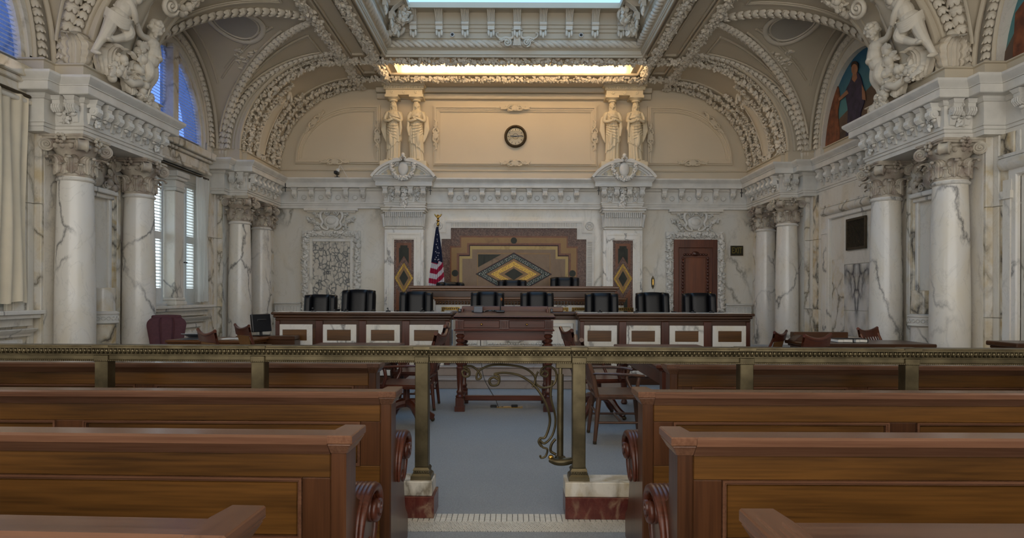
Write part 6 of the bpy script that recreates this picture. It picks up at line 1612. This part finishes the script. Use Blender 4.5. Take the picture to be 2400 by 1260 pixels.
# beside the gate: chairs drawn up to the tables (left ones face -x, right ones +x)
armchair('wooden_armchair', 'dark wooden slat-back armchair right of the gate, pulled up to the right table', 1.02, 6.25, pi / 2, 'slat', 'oak')
armchair('swivel_armchair', 'dark swivel armchair behind the one right of the gate', .98, 7.35, pi / 2 + .15, 'slat', 'mahog', .96, True)
armchair('swivel_armchair', 'dark swivel armchair left of the gate at the left table', -1.14, 6.85, -pi / 2 - .1, 'slat', 'mahog', .95, True)
armchair('wooden_armchair', 'dark wooden slat-back armchair beyond the swivel chair at the left table', -1.2, 7.95, -pi / 2, 'slat', 'mahog', .97)
# cane-backed chairs beyond the tables
for px, py, y, rz, lab in ((577, 780, 7.7, pi - .75, 'cane-backed wooden chair, left of the pair before the left counter'), (643, 768, 9.0, pi - .8, 'cane-backed wooden chair, right of the pair before the left counter'),
                           (1755, 778, 9.2, pi + .85, 'cane-backed wooden chair, left of the pair before the right desk'), (1828, 785, 7.5, pi + .55, 'cane-backed wooden chair, right of the pair before the right desk')):
    x, z = P(px, py, y); armchair('cane_chair', lab, x, y - .3, rz, 'cane', 'mahog', z, False, 'cane-backed chairs').scale = (.85, .85, 1)
x, z = P(2106, 775, 9.3); armchair('slat_chair', 'reddish slatted wooden chair at the right wall between the columns', x - .14, 9.15, .6, 'slat', 'doorwood', z)

# ------------------------------------------------------------ clerk desk on the left
t = thing('clerk_desk', 'wooden clerk desk on the left with a laptop lying on it', 'desk', (-4.3, 9.2, 0))
MB().box(-.55, .62, -.3, .45, .71, .75).box(-.53, .6, -.28, .43, .68, .71).build('top', M['bench'], t, 0, bevel=.01)
MB().box(-.5, .56, -.25, .4, .0, .68).build('body', M['bench'], t, 0); MB().box(.1, 1.0, .47, .72, .70, .76).build('raised_shelf', M['bench_dk'], t, 0, bevel=.01); MB().box(.1, 1.0, .47, .72, .0, .70).build('shelf_base', M['bench_dk'], t, 0)
for q in (-.23, .3): MB().frame(rect(q - .25, q + .25, .1, .6), rect(q - .2, q + .2, .15, .55), -.262, -.24, 'y').build('panel_frame', M['bench_dk'], t, 0)
t = thing('laptop', 'silver laptop with its lid barely open on the clerk desk', 'laptop', (-4.5, 9.15, .75)); MB().box(-.19, .19, -.13, .13, 0, .012).build('base', M['grey'], t, 0, bevel=.004); MB().box(-.19, .19, -.26, .0, 0, .009, tf=MX.Translation((0, .13, .013)) @ MX.Rotation(radians(-14), 4, 'X')).build('lid', plain('silver_metal', 'a8adb5', .35, metal=.7), t, 0, bevel=.003)
t = thing('paper_sheets', 'loose white papers on the clerk desk beside the monitor', 'papers', (-4.05, 9.2, .75)); MB().box(-.12, .12, -.1, .1, 0, .004, tf=MX.Rotation(.3, 4, 'Z')).build('sheet', M['paper'], t, 0); MB().box(-.12, .1, -.1, .1, .004, .007, tf=MX.Rotation(-.2, 4, 'Z')).build('sheet', M['paper'], t, 0)
x, z = P(603, 790, 9.6); t = thing('computer_monitor', 'black flat monitor turned sideways on the clerk desk shelf', 'monitor', (x, 9.78, .76), radians(60))
MB().box(-.17, .17, -.03, .02, .06, .33, tf=MX.Rotation(radians(-8), 4, 'X')).build('screen_case', M['black'], t, 0, bevel=.008); MB().box(-.09, .09, .0, .07, .1, .26).build('back_box', M['black'], t, 0, bevel=.012); MB().tube([(0, .02, .01), (0, .03, .14)], .022, 8).build('stand', M['black'], t); MB().box(-.1, .1, -.07, .09, 0, .012).build('foot', M['black'], t, 0)
t = thing('burgundy_chair', 'burgundy upholstered office chair in front of the left column', 'chair', (-5.2, 9.62, 0), radians(30))
tl = MX.Translation((0, .2, .48)) @ MX.Rotation(radians(-14), 4, 'X')
def fnb(u, v, dy=0.0):
    q = 2 * u - 1; w = (.2 + .07 * min(1, v * 1.3)) * (1 - max(0, (v - .78) / .22) ** 2.5 * .3)
    return (w * q, dy - .055 * (1 - abs(q) ** 5) * (1 - max(0, (v - .86) / .14) ** 2 * .9) + .035 * (math.exp(-((abs(q) - .34) / .035) ** 2)) - .05 * q * q, .58 * v - .02 * q * q * v)
o = MB().grid(lambda u, v: fnb(u, v), 48, 20).grid(lambda u, v: (fnb(u, v)[0], .06 - .04 * (2 * u - 1) ** 2, fnb(u, v)[2]), 48, 20, flip=True).build('backrest', M['burgundy'], t, 180); o.matrix_local = tl
o = MB().tube([(fnb(u / 20, 1)[0], .02 - .045 * (2 * u / 20 - 1) ** 2, fnb(u / 20, 1)[2] - .005) for u in range(21)], .04, 8).build('top_roll', M['burgundy'], t, 180); o.matrix_local = tl
MB().box(-.25, .25, -.25, .25, .38, .48).build('seat', M['burgundy'], t, 40, bevel=.04, seg=3); MB().lathe([(.03, .06), (.03, .39)], 12).build('gas_column', M['black'], t)
for k in range(5):
    a = 2 * pi * k / 5; MB().tube([(0, 0, .1), (.27 * cos(a), .27 * sin(a), .04)], [.03, .02], 8).build('leg', M['black'], t)

# ------------------------------------------------------------ desk on the right
t = thing('side_desk', 'dark wooden desk on the right with black binders lying on it', 'desk', (4.75, 8.5, 0))
MB().box(-1.0, .62, -.4, .35, .745, .79).box(-.97, .6, -.37, .32, .715, .745).build('top', M['bench_dk'], t, 0, bevel=.01); MB().box(-.92, .52, -.3, .28, 0, .715).build('body', M['bench_dk'], t, 0)
MB().box(-.9, -.15, .28, .4, .0, .9).build('back_board', M['bench_dk'], t, 0, bevel=.008); MB().prism([(-.98, .79), (-.8, .79), (-.3, .79), (-.88, .87)], .1, .3, 'y').build('sloping_lid', M['bench_dk'], t, 0, bevel=.004)
for k, (px, w) in enumerate(((1963, .2), (2000, .16))):
    x, z = P(px, 800, 8.55); t = thing('binder', ('black and white binder lying at the left' if k == 0 else 'black binder lying at the right') + ' of the pair on the side desk', 'binder', (x, 8.45, .79))
    MB().box(-w / 2, w / 2, -.12, .12, 0, .006).box(-w / 2, w / 2, -.12, .12, .042, .048).box(w / 2 - .006, w / 2, -.12, .12, 0, .048).build('cover', M['black'], t, 0); MB().box(-w / 2 + .006, w / 2 - .008, -.11, .11, .006, .042).build('pages', M['paper'], t, 0)
    MB().box(-.03, .03, -.124, -.12, .01, .04).build('spine_label', M['paper'], t, 0)
x, z = P(2380, 797, 6.9); t = thing('wooden_stand', 'edge of a small dark wooden stand at the right frame edge', 'stand', (x + .1, 6.9, 0))
MB().box(-.24, .3, -.2, .25, z - .05, z).box(-.21, .28, -.18, .23, z - .08, z - .05).build('top', M['bench_dk'], t, 0, bevel=.01); MB().box(-.18, .25, -.15, .2, 0, z - .08).build('body', M['bench_dk'], t, 0); MB().box(-.2, .27, -.17, .22, 0, .08).build('plinth', M['bench_dk'], t, 0, bevel=.006)

# small microphones and phones along the counter tops
for px, lab in ((735, 'left of the tall leather chair'), (811, 'before the tall leather chair'), (910, 'at the left side of the flag-side chair'), (990, 'before the flag-side chair'), (1406, 'before the chair at the right counter left end'), (1490, 'before the chair facing the bronze plate'), (1625, 'left before the chair at the door'), (1668, 'right before the chair at the door')):
    x, z = P(px, 728, 10.2); t = thing('counter_microphone', 'small black conference microphone %s on the counter' % lab, 'microphone', (x, 10.2, 1.12), 0, 'conference microphones')
    MB().lathe([(.04, 0), (.042, .012), (.03, .022), (.0, .026)], 16).build('base', M['black'], t, 60); MB().tube([(0, 0, .02), (0, -.03, .05), (0, -.05, .055)], [.008, .007, .014], 8).build('capsule', M['black'], t, 60)

# ------------------------------------------------------------ putti and cartouches on the vault arches
def ax_(z): return XF + (XA - XF) * sqrt(max(0, 1 - ((z - SPR) / RISE) ** 2))
def putto(kind):
    """child figure; x = out of the wall into the room (+), y = along the wall away from camera, z up. Stands about 1.05 m."""
    b = MB()
    if kind == 0:      # standing, one arm raised, other hand on the belly, looks into the room and down
        b.ell((.08, 0, .50), (.13, .135, .12), 14, 10); b.ell((.10, -.01, .62), (.125, .12, .13), 14, 10); b.ell((.07, -.02, .74), (.115, .125, .1), 14, 10); b.ell((.04, .06, .47), (.11, .08, .1), 10, 8); b.ell((.03, -.07, .47), (.11, .08, .1), 10, 8)
        limb(b, [(.07, -.03, .8), (.09, -.04, .88)], [.06, .055]); head(b, (.12, -.05, .965), .115, (.7, -.55, -.35), seed=5)
        limb(b, [(.06, -.12, .78), (.05, -.26, .78), (.04, -.36, .88)], [.055, .047, .036]); hand(b, (.04, -.36, .88), (0, -.2, 1), (1, 0, 0), .022)
        limb(b, [(.07, .1, .78), (.08, .19, .64), (.12, .14, .56)], [.055, .047, .04]); limb(b, [(.12, .14, .56), (.2, .05, .56), (.22, .0, .58)], [.042, .036, .03]); hand(b, (.22, .01, .575), (-.1, -1, .1), (-1, 0, 0), .021)
        limb(b, [(.07, -.07, .46), (.17, -.1, .3), (.1, -.09, .16)], [.095, .075, .05]); limb(b, [(.1, -.09, .18), (.06, -.08, .04)], [.055, .04]); b.ell((.1, -.09, .02), (.08, .035, .03), 8, 6)
        limb(b, [(.07, .07, .46), (.12, .08, .3), (.08, .09, .16)], [.095, .075, .05]); limb(b, [(.08, .09, .18), (.06, .1, .04)], [.055, .04]); b.ell((.1, .1, .02), (.08, .035, .03), 8, 6)
        limb(b, [(.0, .12, .75), (.0, .2, .5), (.02, .16, .2), (.02, .17, .05)], [.03, .06, .06, .04])   # falling drapery
    else:              # leaning over the shield, one leg bent up, head bowed
        b.ell((.08, 0, .52), (.13, .13, .12), 14, 10); b.ell((.11, .03, .65), (.12, .12, .13), 14, 10); b.ell((.11, .07, .78), (.115, .12, .1), 14, 10); b.ell((.05, -.06, .48), (.12, .09, .11), 10, 8)
        limb(b, [(.11, .08, .84), (.13, .13, .9)], [.06, .055]); head(b, (.15, .17, .97), .115, (.25, .8, -.55), seed=7)
        limb(b, [(.14, -.02, .8), (.22, .06, .66), (.22, .16, .56)], [.055, .047, .038]); hand(b, (.22, .16, .56), (0, .8, -.5), (-1, 0, 0), .022)
        limb(b, [(.05, .14, .8), (.06, .26, .74), (.06, .34, .66)], [.055, .045, .036]); hand(b, (.06, .34, .66), (0, 1, -.4), (1, 0, 0), .021)
        limb(b, [(.12, .02, .48), (.2, .12, .36), (.17, .06, .26)], [.095, .08, .055]); limb(b, [(.17, .06, .27), (.16, -.05, .2), (.14, -.12, .17)], [.058, .048, .036]); b.ell((.16, -.16, .15), (.035, .07, .03), 8, 6)
        limb(b, [(.06, -.06, .46), (.09, -.14, .28), (.08, -.2, .1)], [.1, .078, .05]); limb(b, [(.08, -.2, .12), (.07, -.26, -.06)], [.052, .038]); b.ell((.1, -.27, -.08), (.08, .035, .03), 8, 6)
        for k in range(6): b.tube(bez([(.19, .12, .54 - .018 * k), (.235, .03, .51 - .025 * k), (.2, -.08, .5 - .028 * k), (.1, -.16, .53 - .02 * k), (.0, -.15, .56 - .02 * k)], 4), .014, 6)
    return fuse(b, 'body', M['plaster2'], .0068, 2)
PUT = [putto(0), putto(1)]
def wing():
    b = MB()
    for r in range(3):
        for k in range(7):
            a = radians(100 + k * 17 + r * 6); L = (.34 - .09 * r) * (1 - .05 * abs(k - 3))
            b.ell((.012 * r, L * .55 * cos(a), L * .55 * sin(a)), (.014, L * .5, .032), 6, 6, rot=MX.Rotation(a, 3, 'X'))
    return mesh_from(b, 'wing', M['plaster2'], 60)
WNG = wing()
LEAF_B = leaf_mesh(.6, .36, .4, 30, 'acanthus_leaf', M['plaster2'], .04, .075, False)
for s in (-1, 1):
    sd = 'left' if s < 0 else 'right'; R3 = MX.Diagonal((-s, 1, 1)).to_3x3()
    # putti: local +x must point into the room
    for k, (y, z, lab, rx) in enumerate(((9.42, 4.34, 'plaster putto with raised arm on the %s cornice, nearer the bench' % sd, 0), (8.66, 4.66, 'plaster putto bending over the shield on the %s cornice, nearer the camera' % sd, 0))):
        t = thing('putto_statue', lab, 'statue', (s * (ax_(z + .5) - (.12 if k == 0 else -.02)), y, z)); t.scale = (-s, 1, 1)
        o = obj('body', PUT[k], t, None, (0, radians(10) if k == 0 else radians(14), 0)); 
        obj('wing', WNG, t, (.04, .08 if k == 0 else -.06, .78), (radians(-78 if k else 205), 0, 0)); obj('wing', WNG, t, (.1, .06 if k == 0 else -.08, .8), (radians(-98 if k else 235), 0, 0))
    # shield with scrolls, big leaf, fruit
    t = thing('shield_cartouche', 'tall smooth plaster shield with scrolls and fruit between the %s putti' % sd, 'cartouche', (s * 5.45, 9.26, 4.3))
    sh = MB()
    def shf(u, v):
        z = 4.42 + 1.2 * v; w = .2 * (.55 + .75 * sin(pi * (.15 + .75 * v))) * (1 if v < .9 else .8)
        return (s * (ax_(z) - .12 - .12 * cos((u - .5) * pi) + .06), 9.07 + (u - .5) * 2 * w, z)
    sh.grid(shf, 14, 20); so = sh.build('shield', M['oval'] if False else M['plaster'], t, 180); so.location = (-s * 5.45, -9.26, -4.3)
    b = MB(); edge = [shf(0, k / 20) for k in range(21)]; edge2 = [shf(1, k / 20) for k in range(21)]
    b.tube(edge, .035, 7); b.tube(edge2, .035, 7); b.tube([shf(k / 14, 1) for k in range(15)], .04, 7)
    X_ = s * 5.5
    scroll(b, (s * 5.42, 9.2, 4.58), .15, (-s, -.3, .2), (0, 1, 0), 2.0, 0, -1 * s, .3); scroll(b, (s * 5.44, 8.9, 4.56), .1, (-s, -.3, .2), (0, 1, 0), 1.8, 0, s, .3)
    scroll(b, (s * 5.05, 9.4, 5.62), .14, (-s, -.3, -.3), (0, 1, 0), 2.0, 0, s, .32); scroll(b, (s * 5.1, 8.8, 5.62), .13, (-s, -.3, -.3), (0, 1, 0), 2.0, 0, -s, .32)
    b.tube([(s * 5.5, 8.95, 4.45), (s * 5.4, 9.05, 4.36), (s * 5.38, 9.2, 4.42), (s * 5.45, 9.3, 4.52)], [.05, .06, .06, .04], 8)
    o = b.build('scrollwork', M['plaster2'], t, 60); o.location = (-s * 5.45, -9.26, -4.3)
    for (pp, sd_, nm_) in (([(s * 5.55, 8.72, 4.4), (s * 5.5, 8.86, 4.48), (s * 5.45, 8.95, 4.62)], 5, 'fruit_cluster'), ([(s * 5.48, 9.45, 4.24), (s * 5.45, 9.3, 4.4), (s * 5.45, 9.22, 4.7), (s * 5.4, 9.2, 5.0)], 6, 'fruit_cluster'),
                           ([(s * 5.5, 9.74, 4.2), (s * 5.55, 9.6, 4.26), (s * 5.45, 9.5, 4.3)], 7, 'fruit_cluster'), ([(s * 5.45, 8.74, 5.0), (s * 5.3, 8.76, 5.4), (s * 5.05, 8.8, 5.8)], 8, 'fruit_cluster')):
        o = garland(pp, (-s, -.3, .1), .13, .1, 'fruit', seed=sd_).build(nm_, M['plaster2'], t, 60); o.location = (-s * 5.45, -9.26, -4.3)
    for (x, y, z, rz, sc) in ((5.82, 8.57, 4.38, -.1, 1.0), (5.6, 8.76, 4.34, -1.45, 1.0), (5.5, 9.12, 4.22, -1.5, .75)):
        obj('acanthus_leaf', LEAF_B, t, (s * x - s * 5.45, y - 9.26, z - 4.3), (0, 0, rz * s), (sc, sc, sc))
    # far arch cartouche
    t = thing('scroll_cartouche', 'long plaster cartouche with scroll ends on the far %s arch' % sd, 'cartouche', (s * 5.45, 14.3, 4.3))
    def sf(u, v):
        z = 4.5 + 1.15 * v; w = .16 * (.6 + .6 * sin(pi * (.1 + .8 * v)))
        return (s * (ax_(z) - .05 - .07 * cos((u - .5) * pi)) - s * 5.45, (u - .5) * 2 * w, z - 4.3)
    MB().grid(sf, 10, 16).build('shield', M['plaster'], t, 180)
    b = MB(); b.tube([sf(0, k / 16) for k in range(17)], .03, 7); b.tube([sf(1, k / 16) for k in range(17)], .03, 7)
    for v, sg in ((-.02, 1), (1.03, -1)):
        for q in (-1, 1): p = sf(.5 + q * .5, v); scroll(b, p, .11, (-s, 0, -.3 if v > .5 else 0), (0, q, 0), 1.8, pi / 2 * sg, q * sg, .3)
    p = sf(.5, 1.1)
    for k in range(7): b.ell((p[0], p[1] + .09 * cos(k * pi / 6), p[2] + .12 * sin(k * pi / 6)), (.04, .03, .07), 6, 6)
    b.build('scrollwork', M['plaster2'], t, 60)
    for q in (-1, 1):
        garland([(s * (ax_(4.5 + 1.5 * k / 12) - .03) - s * 5.45, q * .34, .2 + 1.5 * k / 12) for k in range(13)], (-s, 0, -.3), .1, .075, 'leaf', seed=20 + q).build('leaf_spray', M['plaster2'], t, 60)
